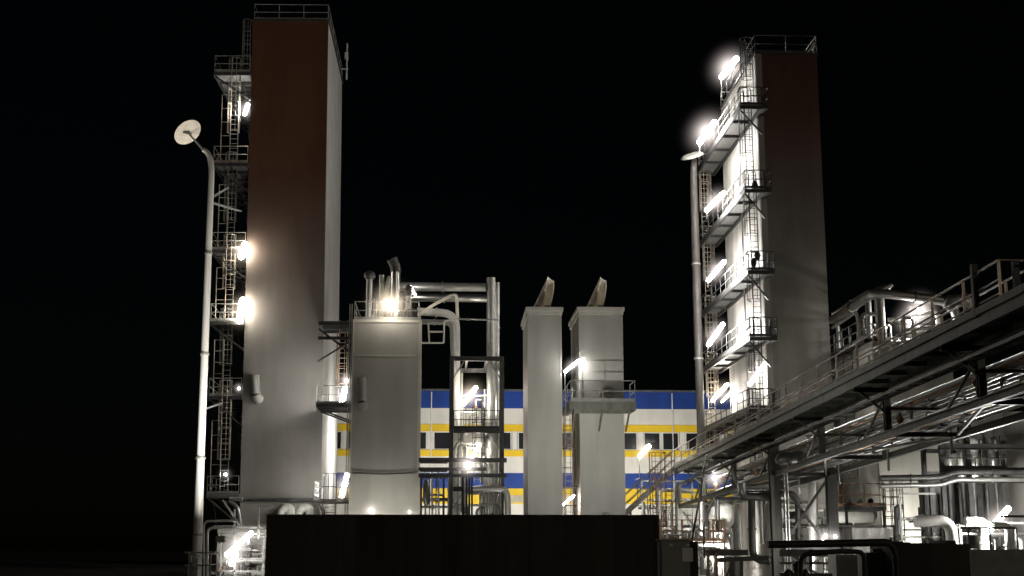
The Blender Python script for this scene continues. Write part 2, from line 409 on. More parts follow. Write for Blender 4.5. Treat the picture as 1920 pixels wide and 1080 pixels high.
c = MB(); cage(c, lx, AY0 + .6, Z(457, 125, 85), T1TOP + .2, (0, -1), .27); c.build('cage', M['galv'], lo)
# vent stub on the front, pipe run near the foot, bracket lamp arm on the far side
v = MB(); p = W(475, 703, 84.6); q = W(477, 738, 84.6)
v.tube(p, q, .3, 16); v.sweep([q, q - Vector((-.06, -.1, .2)), q - Vector((-.15, -.35, .32))], [.3, .31, .32], 16); v.build('vent_stub', M['grime'], t1)
v = MB(); v.pipe([W(458, 936, 84.8), W(590, 938, 84.8), W(600, 955, 84.8), W(604, 990, 84.8)], .1, .4); v.build('foot_pipe', M['darkpipe'], t1)
v = MB()
for px in (540, 575):
    v.pipe([W(px - 20, 990, 84.6), W(px - 20, 955, 84.6), W(px, 950, 84.6), W(px + 2, 990, 84.6)], .25, .6)
v.build('drain_loop', M['white'], t1)
v = MB(); bx_ = A1 + .1
v.beam((bx_, AY1 - 2, Z(640, 130, 95)), (bx_ + .5, AY1 - 2, Z(640, 130, 95)), .08); v.tube((bx_ + .4, AY1 - 2, Z(640, 150, 95)), (bx_ + .4, AY1 - 2, Z(640, 82, 95)), .06)
v.box(bx_ + .25, bx_ + .5, AY1 - 2.2, AY1 - 1.9, Z(640, 112, 95), Z(640, 100, 95)); v.build('antenna', M['white'], t1)

t1.rotation_euler = (0, -.012, 0); t1.location.x += .012 * Z(540, 520, 85)

# ---------------------------------------------------------------- grey cold box with roof pipework
KY0, KY1 = 80.0, 88.0
K0, K1 = X(661, 750, KY0), X(783, 750, KY0); KT = Z(720, 601, KY0)
k1 = thing('cold_box', 'grey square cold box with a railed roof full of vent pipes', 'process unit', ((K0 + K1) / 2, 84, 0))
MB().box(K0, K1, KY0, KY1, Z(720, 889, KY0) + .004, KT).build('body', M['tank'], k1)
MB().box(K0 - .03, K1 + .03, KY0 - .05, KY1, 0, Z(720, 889, KY0)).build('lower_body', M['cream'], k1)
tr = MB()
for xx in (K0 - .08, K1): tr.box(xx, xx + (.1 if xx < K0 else .2), KY0 - .06, KY0 + .25, 0, KT + .05)
tr.box(K0 + .02, K1, KY0 - .05, KY0 - .003, KT - .12, KT + .05); tr.build('corner_trim', M['cream'], k1)
MB().box(K0 - .05, K1 + .05, KY0 + .003, KY1 + .1, KT + .003, KT + .08).build('roof', M['grime'], k1)
r = MB(); rails(r, [(K0, KY0 + .1, KT + .08), (K1, KY0 + .1, KT + .08), (K1, KY1, KT + .08), (K0, KY1, KT + .08), (K0, KY0 + .1, KT + .08)]); r.build('roof_railing', M['galv'], k1)
v = MB(); p = W(677, 708, 79.6); q = W(678, 752, 79.6)
v.tube(p, q, .28, 16); v.sweep([q, q - Vector((-.05, -.1, .18)), q - Vector((-.12, -.35, .28))], [.28, .29, .3], 16); v.build('vent_stub', M['grime'], k1)
sb = MB(); sb.box(K0 + .1, K1 - .1, KY0 - .03, KY0 - .003, Z(720, 668, KY0), Z(720, 665, KY0)); sb.build('stiffener', M['cream'], k1)
def vent(parent, px, top, Y, rpx, mat='shiny', head=None, tilt=0):
    rr = rpx * Y / F_PX; base = Vector((X(px, top, Y), Y, KT)); t = Vector((X(px + tilt, top, Y), Y, Z(px, top, Y)))
    v = MB(); v.sweep([base, base.lerp(t, .55), t], rr, 14)
    for f in (.06, .5): v.flange(base.lerp(t, f), (0, 0, 1), rr * 1.35)
    o = v.build('vent_pipe', M[mat], parent)
    if head:
        h = MB()
        if head == 'mush': h.sweep([t - Vector((0, 0, .15)), t + Vector((0, 0, .05)), t + Vector((0, 0, .3)), t + Vector((0, 0, .42))], [rr * 1.2, rr * 1.9, rr * 1.6, rr * .4], 14)
        if head == 'dome': h.sweep([t - Vector((0, 0, .3)), t, t + Vector((0, 0, .3)), t + Vector((0, 0, .5))], [rr * .9, rr * 1.5, rr * 1.3, rr * .3], 14)
        if head == 'scoop': h.pipe([t - Vector((0, 0, .2)), t + Vector((0, 0, .1)), t + Vector((-.25, -.1, .65))], rr * 1.15, .3, 14)
        h.build('vent_cap', M['darkpipe'], o)
vent(k1, 693, 520, 82, 6, 'zinc', 'mush'); vent(k1, 716, 516, 84, 5, 'zinc'); vent(k1, 742, 505, 83, 9, 'shiny', 'scoop')
vent(k1, 766, 548, 82, 5.5, 'white', 'dome'); vent(k1, 750, 560, 85, 5, 'white'); vent(k1, 704, 560, 85, 4, 'white')
vent(k1, 727, 575, 82, 3, 'darkpipe'); vent(k1, 757, 580, 81.5, 3, 'darkpipe')
v = MB(); v.pipe([W(698, 596, 82), W(716, 560, 83), W(716, 530, 84)], .12); v.pipe([W(730, 520, 84), W(722, 560, 83), W(712, 590, 82)], .14); v.build('crossover_pipe', M['white'], k1)
v = MB(); v.tube(W(772, 596, 81), W(772, 580, 81), .25, 14); v.tube(W(778, 590, 81), W(783, 590, 81), .3, 14); v.build('valve', M['dark'], k1)
cbl = MB(); cbl.sweep([W(660 + i * 12.4, 885 + 4 * math.sin(i * .33) , 79.85) for i in range(11)], .04, 6); cbl.build('hanging_cable', M['darkpipe'], k1)

# header pipes from the roof to the pipe stand
def pipe_thing(path, rpx, mat, label, bend=None, name='process_pipe', grp=None, fl=True, cat='pipe'):
    pts = [W(*p) for p in path]; rr = rpx * path[0][2] / F_PX
    m = MB(); m.pipe(pts, rr, bend or 2.4 * rr, 16)
    if fl:
        for a, b in zip(pts, pts[1:]):
            if (b - a).length > 8 * rr: m.flange(a.lerp(b, .5), b - a, rr * 1.3, .07)
    return solo(name, m, M[mat], label, cat, grp)
def gz(px, Y): # pixel row where the ground is at depth Y
    return 540 + F_PX * math.tan(TH + math.atan(1.7 / Y * math.cos(PS))) if False else 1030 + 1.7 * F_PX / Y
pipe_thing([(921, 521, 84), (920, 1075, 84)], 8.5, 'zinc', 'thick dull riser that stands in the pipe stand and tops all its pipes')
pipe_thing([(748, 537, 84), (911, 539, 84)], 8.5, 'zinc', 'thick dull header pipe leaving the cold box roof highest')
pipe_thing([(752, 557, 85.5), (914, 559, 85.2)], 8, 'shiny', 'second header pipe, just under the highest one', .8)
pipe_thing([(782, 584, 84), (855, 588, 84), (857, 1075, 84)], 7.5, 'white', 'pale pipe elbowing down from the cold box roof into the pipe stand', .9)
pipe_thing([(782, 603, 83), (848, 605, 83), (849, 640, 83), (852, 700, 83.5)], 5, 'zinc', 'lowest of the pipes leaving the cold box roof', .5)
pipe_thing([(933, 530, 85), (932, 700, 85), (930, 1075, 85)], 4.5, 'shiny', 'slim bright vertical pipe right behind the thick header pipe')
pipe_thing([(784, 592, 82.5), (812, 572, 82.5), (856, 549, 82.5), (858, 596, 82.5)], 3, 'beige', 'thin cream pipe rising to a peak and bending down again', .4, fl=False)
fr = MB()
for a, b in (((785, 598), (790, 643)), ((790, 643), (832, 643)), ((832, 643), (833, 602)), ((833, 602), (858, 598)), ((803, 605), (805, 643)), ((806, 622), (832, 622))):
    fr.tube(W(*a, 81.5), W(*b, 81.5), .06, 6)
solo('pipe_support_frame', fr, M['white'], 'small white tubular frame hanging below the roof pipes', 'pipe support')
fr = MB(); fr.tube(W(858, 598, 82), W(935, 600, 82), .06, 6); fr.build('tie_bar', M['galv'], k1)

# ---------------------------------------------------------------- pipe stand
RS0, RS1, RSY0, RSY1 = X(846, 800, 81), X(941, 800, 81), 81.0, 86.5
rs = thing('pipe_stand', 'open steel frame with lamps and pipes inside, dark corner posts', 'steel frame', ((RS0 + RS1) / 2, 84, 0))
zs = [Z(890, y, 81) for y in (668, 803, 912)]
for xx in (RS0, RS1):
    for yy in (RSY0, RSY1):
        m = MB(); m.beam((xx, yy, 0), (xx, yy, zs[0]), .26, .26, True); m.build('post', M['dark' if yy == RSY0 else 'galv'], rs)
for i, z_ in enumerate(zs):
    m = MB()
    m.beam((RS0 + .14, RSY0, z_ - .15), (RS1 - .14, RSY0, z_ - .15), .2, .28, True); m.build('girder', M['dark'], rs)
    m = MB(); m.beam((RS0 + .14, RSY1, z_ - .15), (RS1 - .14, RSY1, z_ - .15), .2, .26)
    for xx in (RS0, RS1): m.beam((xx, RSY0 + .14, z_ - .15), (xx, RSY1 - .14, z_ - .15), .2, .26)
    for f in (.3, .7): m.beam((RS0 + (RS1 - RS0) * f, RSY0 + .12, z_ - .14), (RS0 + (RS1 - RS0) * f, RSY1 - .12, z_ - .14), .14, .2)
    for s_, xx in ((1, RS0), (-1, RS1)):
        m.beam((xx + s_ * .12, RSY0 + .2, z_ - 1.3), (xx + s_ * .75, RSY0 + .2, z_ - .3), .09); m.beam((xx + s_ * .1, RSY1, z_ - 1.1), (xx + s_ * .7, RSY1, z_ - .3), .09)
        m.beam((xx, RSY0 + .3, z_ - 1.2), (xx, RSY0 + 1.1, z_ - .3), .09)
    m.build('cross_beam', M['galv'], rs)
m = MB(); m.box(RS0 + .2, RS1 - .2, RSY0 + .2, RSY1 - .2, zs[1] + .01, zs[1] + .05); m.build('floor_grating', M['deck'], rs)
m = MB(); rails(m, [(RS0 + .15, RSY0 + .2, zs[1]), (RS1 - .15, RSY0 + .2, zs[1])]); m.build('railing', M['dark'], rs)
m = MB(); lx = X(897, 800, 82); ladder(m, lx, 82, Z(890, 905, 82), Z(890, 760, 82), face='y'); lo = m.build('ladder', M['galv'], rs)
m = MB(); cage(m, lx, 82, Z(890, 880, 82), Z(890, 765, 82), (0, -1)); m.build('cage', M['dark'], lo)
# tall thin pipes inside
for i, (px, y0, y1, rp, mt, lb) in enumerate(((866, 700, 960, 2.2, 'white', 'slim white riser at the left inside the pipe stand'), (909, 730, 1000, 2.4, 'shiny', 'slim bright riser at the right inside the pipe stand'), (905, 745, 905, 3, 'darkpipe', 'short dark riser in the pipe stand'))):
    pipe_thing([(px, y0, 84.8), (px, y1, 84.8)], rp, mt, lb, fl=False)
for i, (px, ) in enumerate(((868,), (875,), (880,), (885,))):
    pipe_thing([(px, 895, 79), (px, 1085, 79)], 1.8, 'black', 'black cable riser in a bunch of four below the pipe stand', fl=False, name='cable_riser', grp='black cable risers below the pipe stand', cat='cable')
pipe_thing([(868, 918, 80), (950, 916, 80), (952, 945, 80), (953, 1080, 80)], 6, 'zinc', 'thick low crossing pipe bending down at the right of the pipe stand', .5)
pipe_thing([(898, 945, 80.3), (930, 944, 80.3), (935, 925, 80.3)], 2, 'shiny', 'thin tube loop under the thick crossing pipe', fl=False)
# control valve and duct
m = MB(); m.box(X(868, 822, 84), X(905, 822, 84), 83, 84.2, Z(885, 834, 84), Z(885, 816, 84)); solo('air_duct', m, M['white'], 'short white duct box inside the middle bay of the pipe stand', 'duct')
# low platform linking cold box and stand
lp = thing('service_gantry', 'low dark gantry of three stacked beams between the cold box and the pipe stand', 'gantry', (X(860, 900, 79.5), 79.5, 0))
gx0, gx1 = X(785, 880, 79.5), X(950, 880, 79.5)
for py, h_ in ((863, .26), (880, .2), (892, .22)):
    m = MB(); z_ = Z(860, py, 79.5)
    m.beam((gx0, 79.3, z_), (gx1 if py != 880 else X(912, 880, 79.5), 79.3, z_), .16, h_, True); m.beam((gx0, 80.4 if False else 80.6, z_), (RS0 - .2, 80.6, z_), .14, h_)
    m.build('beam', M['dark'], lp)
for px in (790, 806, 818, 832):
    m = MB(); m.beam((X(px, 900, 79.5), 79.5, 0), (X(px, 900, 79.5), 79.5, Z(px, 892, 79.5) - .13), .12 if px in (790, 832) else .06); m.build('post', M['dark'], lp)
m = MB()
for px in (797, 810, 822, 925, 938): m.pipe([W(px, 885, 80.1), W(px, 925, 80.1), W(px + 3, 1080, 80.1)], .06, .2, 6)
m.build('conduit', M['galv'], lp)
m = MB(); m.sweep([W(800, 900, 79), W(800, 912, 79), W(800, 940, 79), W(800, 948, 79)], [.12, .22, .22, .1], 12); m.build('filter_body', M['darkpipe'], lp)

# ---------------------------------------------------------------- bridge platforms between tower and cold box
tb = thing('link_platform', 'two level steel link between the brown tower and the grey cold box', 'platform', (X(630, 700, 84), 84, 0))
b0, b1 = A1 + .01, K0 - .1
for (py, Yn, ra) in ((603, 82, False), (757, 82, True)):
    z_ = Z(630, py, Yn)
    m = MB(); m.box(b0 - .35 if False else b0, b1, Yn, Yn + 3.2, z_ + .003, z_ + .04); dk = m.build('deck', M['deck'], tb)
    m = MB()
    for yy in (Yn, Yn + 1.5, Yn + 3.1): m.beam((b0, yy, z_ - .12), (b1, yy, z_ - .12), .12, .24)
    for xx in (b0 + .07, b1 - .07): m.beam((xx, Yn + .07, z_ - .12), (xx, Yn + 3, z_ - .12), .12, .22)
    if ra:
        m.beam((b0 + .1, Yn, z_ - .3), (b1, Yn, z_ - 1.1), .1); m.beam((b0 + .1, Yn + 2, z_ - .3), (b1, Yn + 2, z_ - 1.1), .1)
    m.build('frame', M['dark'], dk)
    if ra:
        m = MB(); rails(m, [(b0, Yn + .05, z_), (b1, Yn + .05, z_)], sp=.9); m.build('railing', M['galv'], dk)
m = MB(); z0 = Z(630, 612, 82)
m.beam((b0, 82, Z(604, 678, 82)), (b1, 82.0, Z(657, 635, 82)), .1); m.beam((b0, 82.15, Z(604, 616, 82)), (b1, 82.15, Z(657, 666, 82)), .13)
m.beam((b0, 82, Z(630, 634, 82)), (b1, 82, Z(630, 634, 82)), .12, .2); m.build('cross_brace', M['dark'], tb)
m = MB(); lx = X(643, 680, 84.5); ladder(m, lx, 84.5, Z(640, 755, 84.5), Z(640, 600, 84.5), face='y'); lo = m.build('ladder', M['galv'], tb)
m = MB(); cage(m, lx, 84.5, Z(640, 722, 84.5), Z(640, 625, 84.5), (0, -1)); m.build('cage', M['rust'], lo)
m = MB()
for px in (651, 655): m.beam((X(px, 800, 81.9), 81.9, 0), (X(px, 800, 81.9), 81.9, Z(px, 570, 81.9)), .06)
m.build('standpipe', M['galv'], tb)
# lower railed landing with round cage
lb = thing('ground_landing', 'railed landing at the foot of the brown tower with an orange ladder', 'platform', (X(620, 960, 82), 82, 0))
z_ = Z(620, 938, 81)
m = MB(); m.box(X(588, 938, 81), X(657, 938, 81), 80.6, 84, z_ - .12, z_); m.build('deck', M['deck'], lb)
m = MB(); rails(m, [(X(589, 938, 81), 83.5, z_), (X(589, 938, 81), 80.7, z_), (X(604, 938, 81), 80.7, z_)], mids=(.37, .74), sp=.8)
rails(m, [(X(632, 938, 81), 80.7, z_), (X(656, 938, 81), 80.7, z_)], mids=(.37, .74), sp=.8); m.build('railing', M['white'], lb)
m = MB(); lx = X(618, 900, 80.5); ladder(m, lx, 80.55, 0, z_, face='y', w=.75); m.build('ladder', M['rust'], lb)
m = MB(); cage(m, lx, 80.7, z_, Z(618, 890, 81), (0, -1), .45, 7); m.build('cage', M['dark'], lb)
m = MB()
for px in (591, 655): m.beam((X(px, 950, 81), 81, 0), (X(px, 950, 81), 81, z_ - .13), .1)
m.build('post', M['galv'], lb)

# ---------------------------------------------------------------- two slim columns with horns
def horn(parent, px, py, Y, r=.3, sc=1., flip=1):
    base = W(px, py, Y); a = Vector((.42 * flip, 0, .9)).normalized(); n = Vector((.80 * flip, -.60, .0)).normalized()
    u = a.cross(Vector((0, 1, 0))).normalized(); w_ = a.cross(u); cpt = base + a * 1.15 * sc + Vector((.05, 0, 0))
    lo, hi, li = [], [], []; N = 20
    for k in range(N):
        an = 2 * math.pi * k / N; o = (u * math.cos(an) + w_ * math.sin(an)) * r
        p = base + o; t = n.dot(cpt - p) / n.dot(a); t = max(.1, min(t, 2.3 * sc)); lo.append(base + o - a * .4); hi.append(p + a * t); li.append(base + o * .9 + a * max(.05, t - .03))
    m = MB(); m.add(lo + hi, [(k, (k + 1) % N, N + (k + 1) % N, N + k) for k in range(N)], True)
    inner = [base + (p - base) * 1 for p in lo]
    m.add([h for h in hi] + li, [(k, (k + 1) % N, N + (k + 1) % N, N + k) for k in range(N)], False)
    lo2 = [p * .93 + (base - a * .4) * .07 for p in lo]
    m.add(li + lo2, [(k, N + k, N + (k + 1) % N, (k + 1) % N) for k in range(N)], True)
    m.build('vent_horn', M['beige'], parent)
    m = MB(); m.box(base.x - .45, base.x + .45, base.y - .4, base.y + .4, base.z - .35, base.z - .05); m.build('horn_base', M['grime'], parent)
def slim(px0, px1, label, hpx, back=77.2):
    Y0 = 72.0; x0, x1 = X(px0, 760, Y0), X(px1, 760, Y0); zt = Z((px0 + px1) / 2, 583, Y0)
    t = thing('stack_column', label, 'column', ((x0 + x1) / 2, (Y0 + back) / 2, 0))
    MB().box(x0, x1, Y0, back, 0, zt).build('body', M['tank'], t)
    m = MB(); m.box(x0 - .13, x1 + .13, Y0 - .13, back + .15, zt + .003, zt + .2); m.box(x0 - .07, x1 + .07, Y0 - .07, back + .07, zt - .2, zt - .002); m.build('cap', M['cream'], t)
    m = MB(); m.box(x0 - .04, x0 + .1, Y0 - .03, Y0 - .003, 0, zt - .21); m.box(x1 - .08, x1 + .03, Y0 - .03, Y0 - .003, 0, zt - .21); m.build('corner_trim', M['tank'], t)
    horn(t, hpx, 573, 73.5, .42, .72)
    return t, x0, x1, zt
s1, s1a, s1b, st_ = slim(991, 1053, 'narrower of two grey square columns topped by tilted horns', 1017)
s2, s2a, s2b, _ = slim(1088, 1169, 'wider of two grey square columns, ringed by a railed balcony', 1116)
zb = Z(1120, 757, 71)
px0_, px1_ = s2a - .75, s2b + .4
zb = Z(1120, 754, 70)
p = platform(s2, px0_, px1_, 69.9, 71.97, zb, 'B', 'FLR', 'green', 'galv', 1.1, name='balcony', fh=.42)
m = MB(); m.box(px0_, s2a - .16, 71.99, 77.5, zb + .003, zb + .04); rails(m, [(px0_ + .05, 72, zb), (px0_ + .05, 77.4, zb)]); m.build('side_walkway', M['galv'], s2)
m = MB(); c = W(1138, 737, 71.9); m.flange(c, (0, 1, 0), .42, .16, 20); m.flange(c + Vector((0, -.1, 0)), (0, 1, 0), .34, .08, 20); m.build('manhole', M['grime'], s2)
m = MB(); lx = X(1068, 850, 72.4); ladder(m, lx, 72.6, 1.5, zb + 1.1, face='y', w=.4); lo = m.build('ladder', M['galv'], s2)
m = MB(); cage(m, lx, 72.6, 3, zb - .3, (0, -1), .36, 5); m.build('cage', M['rust'], lo)

# ---------------------------------------------------------------- lighting masts with dishes
def mast(pxb, pxt, ytop, Y, label, dish_dir, rb=.32, rt=.17, hook=None, dish=None, mat='mast'):
    xb = X(pxb, 1000, Y); xt = X(pxt, ytop + 40, Y)
    xm = (xb + xt) / 2; b = Vector((xm, Y, 0)); t = Vector((xm, Y, Z(pxt, ytop + 40, Y)))
    b.x = xb; t.x = xt
    th = thing('light_mast', label, 'mast', b)
    top = W(*hook, Y); 
    pts = [b, b.lerp(t, .3), b.lerp(t, .7), t]
    rr = [rb, rb * .8, rt * 1.15, rt]
    p0 = t; p1 = Vector((t.x, Y, top.z - .1)); 
    for k in range(1, 7):
        f = k / 6; pts.append(p0 * (1 - f) ** 2 + p1 * 2 * f * (1 - f) + top * f * f); rr.append(rt * (1 - .25 * f))
    MB().sweep(pts, rr, 18).build('pole', M[mat], th)
    for f in (.12, .3, .55, .8): c_ = b.lerp(t, f); MB().sweep([c_, c_ + Vector((0, 0, .1))], (rb * (1 - f) + rt * f) * 1.15, 18).build('collar', M['galv'], th)
    MB().box(b.x - rb * .4, b.x + rb * .4, Y - rb - .02, Y - rb * .8, .5, 1.3).build('hatch', M['galv'], th)
    MB().sweep([b, b + Vector((0, 0, .12))], rb * 1.8, 18, smooth=False).build('base_flange', M['galv'], th)
    dc = W(*dish[:2], Y - .2); n = Vector(dish_dir).normalized(); R = dish[2]
    m = MB(); m.tube(top, dc + n * .12, .05, 8); m.build('arm', M['galv'], th)
    m = MB(); m.sweep([dc + n * .14, dc + n * .12, dc + n * .03, dc], [R * .35, R * .8, R * .98, R], 32); d = m.build('dish', M['dish' if mat == 'mast' else 'grime'], th)
    m = MB(); m.sweep([dc - n * .02, dc - n * .06], [R * .16, R * .05], 12)
    a = n.cross(Vector((0, 0, 1))).normalized(); b2 = n.cross(a)
    for s_ in (-1, 1): m.tube(dc - n * .03 + a * s_ * R * .3, dc - n * .05 - a * s_ * R * .4 + b2 * R * .1, .03, 6)
    m.build('rib', M['darkpipe'], d)
    return th, xb, xt
ma, mxb, mxt = mast(371, 396, 290, 62, 'tall pale mast whose round mirror dish leans toward the camera', (-.60, .40, .70), .24, .15, (381, 281), (352, 248, .70))
m = MB()
m.beam(W(396, 371, 62.3), W(428, 352, 84.6), .09); m.beam(W(397, 380, 62.3), W(452, 396, 84.6), .1); m.beam(W(378, 769, 62.3), W(416, 756, 84), .08)
m.build('stay', M['galv'], ma)
m = MB(); c = Vector((mxb, 62, 0))
for px in (352, 393): m.beam((X(px, 1060, 61), 61.2, 0), (X(px, 1060, 61), 61.2, Z(370, 1036, 61)), .07)
z_ = Z(370, 1036, 61)
m.beam((X(345, 1036, 61), 61.2, z_), (X(400, 1036, 61), 61.2, z_), .08); m.beam((X(345, 1060, 61), 61.2, Z(370, 1060, 61)), (X(396, 1060, 61), 61.2, Z(370, 1060, 61)), .08)
m.beam((X(352, 1036, 61), 61.2, z_), (X(352, 1036, 61), 63, z_), .08); m.beam((X(393, 1036, 61), 61.2, z_), (X(393, 1036, 61), 63, z_), .08)
m.box(X(353, 1050, 61), X(358, 1050, 61), 61.1, 61.3, Z(370, 1055, 61), Z(370, 1040, 61))
m.build('guard_frame', M['galv'], ma)
mb_, qb, qt = mast(1320, 1301, 318, 84, 'tall dull mast with its mirror dish seen edge on, beside the lit tower', (-.34, -.46, .94), .30, .24, (1303, 298), (1298, 293, .78), 'mast2')

# ---------------------------------------------------------------- far lit tower (right)
BX0, BX1 = X(1428, 420, 75), X(1546, 420, 75); BY0, BY1 = 75.0, 85.2; B2T = Z(1470, 102, 75)
t2 = thing('cold_box_tower', 'square tower with a dark brown front and a brightly lit side hung with platforms', 'tower', ((BX0 + BX1) / 2, 80, 0))
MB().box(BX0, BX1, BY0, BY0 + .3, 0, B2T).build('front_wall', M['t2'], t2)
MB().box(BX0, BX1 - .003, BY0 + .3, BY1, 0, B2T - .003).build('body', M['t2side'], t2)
MB().box(BX0 - .08, BX1 + .08, BY0 - .08, BY1 + .08, B2T, B2T + .1).build('roof', M['dark'], t2)
m = MB(); m.box(BX0 - .02, BX0 + .35, BY0 - .05, BY0 - .003, 0, B2T - .003); m.build('corner_trim', M['grime'], t2)
r = MB(); zt = B2T + .1; rails(r, [(BX0, BY0, zt), (BX1, BY0, zt), (BX1, BY1, zt), (BX0, BY1, zt), (BX0, BY0, zt)], sp=1.9); r.build('roof_railing', M['dark'], t2)
m = MB(); m.tube(W(1512, 102, 75), W(1527, 80, 75), .04); m.tube(W(1527, 80, 75), W(1524, 100, 75), .04); m.tube(W(1520, 92, 75), W(1530, 102, 75), .04); m.build('aerial', M['white'], t2)
gl = [(1388, 196), (1397, 353), (1403, 506), (1406, 631), (1405, 766)]
zg = []
for i, (px, py) in enumerate(gl):
    x0 = X(px, py, 73.6); z_ = Z(px, py, 73.6); zg.append((x0, z_))
    platform(t2, x0, BX0 - .004, 73.7, 88, z_, 'R', 'FLB', 'dark', 'dark', 1.4, 5, ns=2)
    m = MB(); xe = BX0 + .35; m.box(BX0, xe, 73.7, 74.9, z_ - .2, z_ + .04); rails(m, [(BX0, 73.75, z_), (xe, 73.75, z_), (xe, 74.9, z_)], sp=1); m.build('front_landing', M['dark'], t2)
for i in range(len(gl)):
    zt_ = zg[i][1]; zb_ = zg[i + 1][1] if i + 1 < len(gl) else zt_ - 4.5
    x_ = zg[i][0] + .62
    m = MB(); ladder(m, x_, 74.4, zb_, zt_ + 1.1, face='y', w=.42); lo = m.build('ladder', M['dark'], t2)
    m = MB(); cage(m, x_, 74.4, zb_ + 2.2, zt_ + 1.1, (-.7, -.7), .38); m.build('cage', M['dark'], lo)
    m = MB(); x2 = zg[i][0] + .5; ladder(m, x2, 87.6, zb_, zt_ + 1, face='y', w=.42); lo = m.build('ladder', M['drab'], t2)
    m = MB(); cage(m, x2, 87.6, zb_ + 2.2, zt_ + 1, (0, -1), .4); m.build('cage', M['drab'], lo)
m = MB(); ladder(m, BX0 - .3, 75.4, zg[0][1], B2T + 1, face='y', w=.4); lo = m.build('ladder', M['galv'], t2)
m = MB(); cage(m, BX0 - .3, 75.4, zg[0][1] + 2.2, B2T + 1, (-.7, -.7), .36); m.build('cage', M['dark'], lo)
for (px, py) in ((1415, 355), (1420, 487), (1413, 500)):
    m = MB(); c = W(px, py - 8, 74.2); m.sweep([c - Vector((0, 0, .3)), c, c + Vector((0, 0, .25))], [.1, .2, .1], 10); m.build('valve', M['dark'], t2)
m = MB(); m.pipe([(BX0 - .25, 76.5, 2), (BX0 - .25, 76.5, zg[3][1] - .4)], .14); m.pipe([(BX0 - .2, 79.2, 2), (BX0 - .2, 79.2, zg[0][1] - .5)], .05); m.build('wall_pipe', M['zinc'], t2)

# ---------------------------------------------------------------- pipe bridge
bA = W(1816, 521, 35); bB = W(1264, 844, 80)
def bz(Y): return bA.z + (bB.z - bA.z) * (Y - 35) / 45      # top of the near handrail
def bxl(Y): return bA.x + (bB.x - bA.x) * (Y - 35) / 45     # near side of the deck
DW = 1.15; YN, YF = 33.0, 80.0
RX = lambda Y: bxl(Y) + .02
pb = thing('pipe_bridge', 'long raised steel bridge with a railed walkway over racks of pipes', 'bridge', (bxl(60.5), 60.5, 0))
def bp(Y, dx, dz): return Vector((bxl(Y) + dx, Y, bz(Y) + dz))
NE = 26.0
m = MB()
y = NE
while y < YF - .1:
    a, b = y, min(y + 6, YF)
    vs = []
    for Y_ in (a, b): vs += [bp(Y_, 0, -1.12), bp(Y_, DW, -1.12), bp(Y_, DW, -1.16), bp(Y_, 0, -1.16)]
    m.add(vs, [(3, 2, 1, 0), (4, 5, 6, 7), (0, 1, 5, 4), (1, 2, 6, 5), (2, 3, 7, 6), (3, 0, 4, 7)]); y += 6
m.build('deck', M['deck'], pb)
m = MB()
for dx in (-.04, DW + .04): m.beam(bp(NE, dx, -1.32), bp(YF, dx, -1.32), .12, .34, True)
m.beam(bp(NE, -.11, -1.07), bp(YF, -.11, -1.07), .02, .2)
y = NE + 1
while y < YF: m.beam(bp(y, .02, -1.27), bp(y, DW - .02, -1.27), .08, .16); y += 1.8
m.build('deck_girder', M['green'], pb)
def bridge_rail(dx, mat, y0, y1, nm='railing'):
    r = MB()
    for h_ in (0, -.5, -.86): r.tube(bp(y0, dx, h_), bp(y1, dx, h_), .03, 8)
    y = y0
    while y < y1 + .01:
        r.beam(bp(y, dx, -1.14), bp(y, dx, 0), .07, .05); y += (y1 - y0) / round((y1 - y0) / 2.4)
    r.build(nm, M[mat], pb)
bridge_rail(-.02, 'drab', YN, YF); bridge_rail(DW + .02, 'drab', YN, YF)
m = MB(); m.tube(bp(YN, -.02, 0), bp(YN, 1.8, 0), .03, 8); m.build('end_rail', M['drab'], pb)
for a_, b_ in ((bp(34.5, -.05, -1.2), bp(34.5, -.05, .25)), (bp(33.4, .6, -1.2), bp(33.4, .6, .1))): m = MB(); m.beam(a_, b_, .15); m.build('gate_post', M['dark'], pb)
# lower rack
D0 = 1.0; RW = D0 + 2.5; RZ = -3.1; YR = 85.0
rack = MB()
for dx in (D0, RW): rack.beam(bp(NE, dx, RZ), bp(YR, dx, RZ), .16, .24, True)
rack.build('lower_chord', M['green'], pb)
st = [29.2, 37.0, 45.0, 52.8, 60.5, 68.6, 76.5, 84.2]
for i, Y_ in enumerate(st):
    m = MB(); m.beam(bp(Y_, D0 + .1, RZ), bp(Y_, RW - .1, RZ), .14, .16, True); m.build('cross_beam', M['dark'], pb)
    if Y_ < 80:
        m = MB(); m.beam(bp(Y_, -.12, -1.58), bp(Y_, D0 + .1, -1.58), .14, .16, True); m.build('bracket_arm', M['dark'], pb)
        m = MB(); m.beam(bp(Y_ - .02, .1, -1.66), bp(Y_ - .02, D0 - .06, -2.35), .09); m.build('diagonal_brace', M['green'], pb)
    if Y_ not in (60.5, 84.2):
        m = MB(); m.beam(bp(Y_, D0, RZ + .13), bp(Y_, D0, -1.67), .22, .22, True); m.build('hanger', M['green'], pb)
        m = MB(); m.beam(bp(Y_, RW, RZ + .13), bp(Y_, RW, -2.1), .14, .14, True); m.build('hanger', M['green'], pb)
    m = MB(); m.beam(bp(Y_, D0 + .12, -2.22), bp(Y_, RW - .08, -2.22), .09, .1); m.build('pipe_shelf', M['green'], pb)
    m = MB(); a_ = min(Y_ + 2.6, YR - .2); m.beam(bp(Y_ + .12, D0 + .02, -1.75), bp(a_, D0 + .02, RZ + .15), .07); m.build('diagonal_brace', M['green'], pb)
for i in range(len(st) - 1):
    m = MB(); a, b = (D0 + .1, RW - .1) if i % 2 else (RW - .1, D0 + .1); m.beam(bp(st[i], a, RZ - .02), bp(st[i + 1], b, RZ - .02), .07, .08); m.build('plan_brace', M['green'], pb)
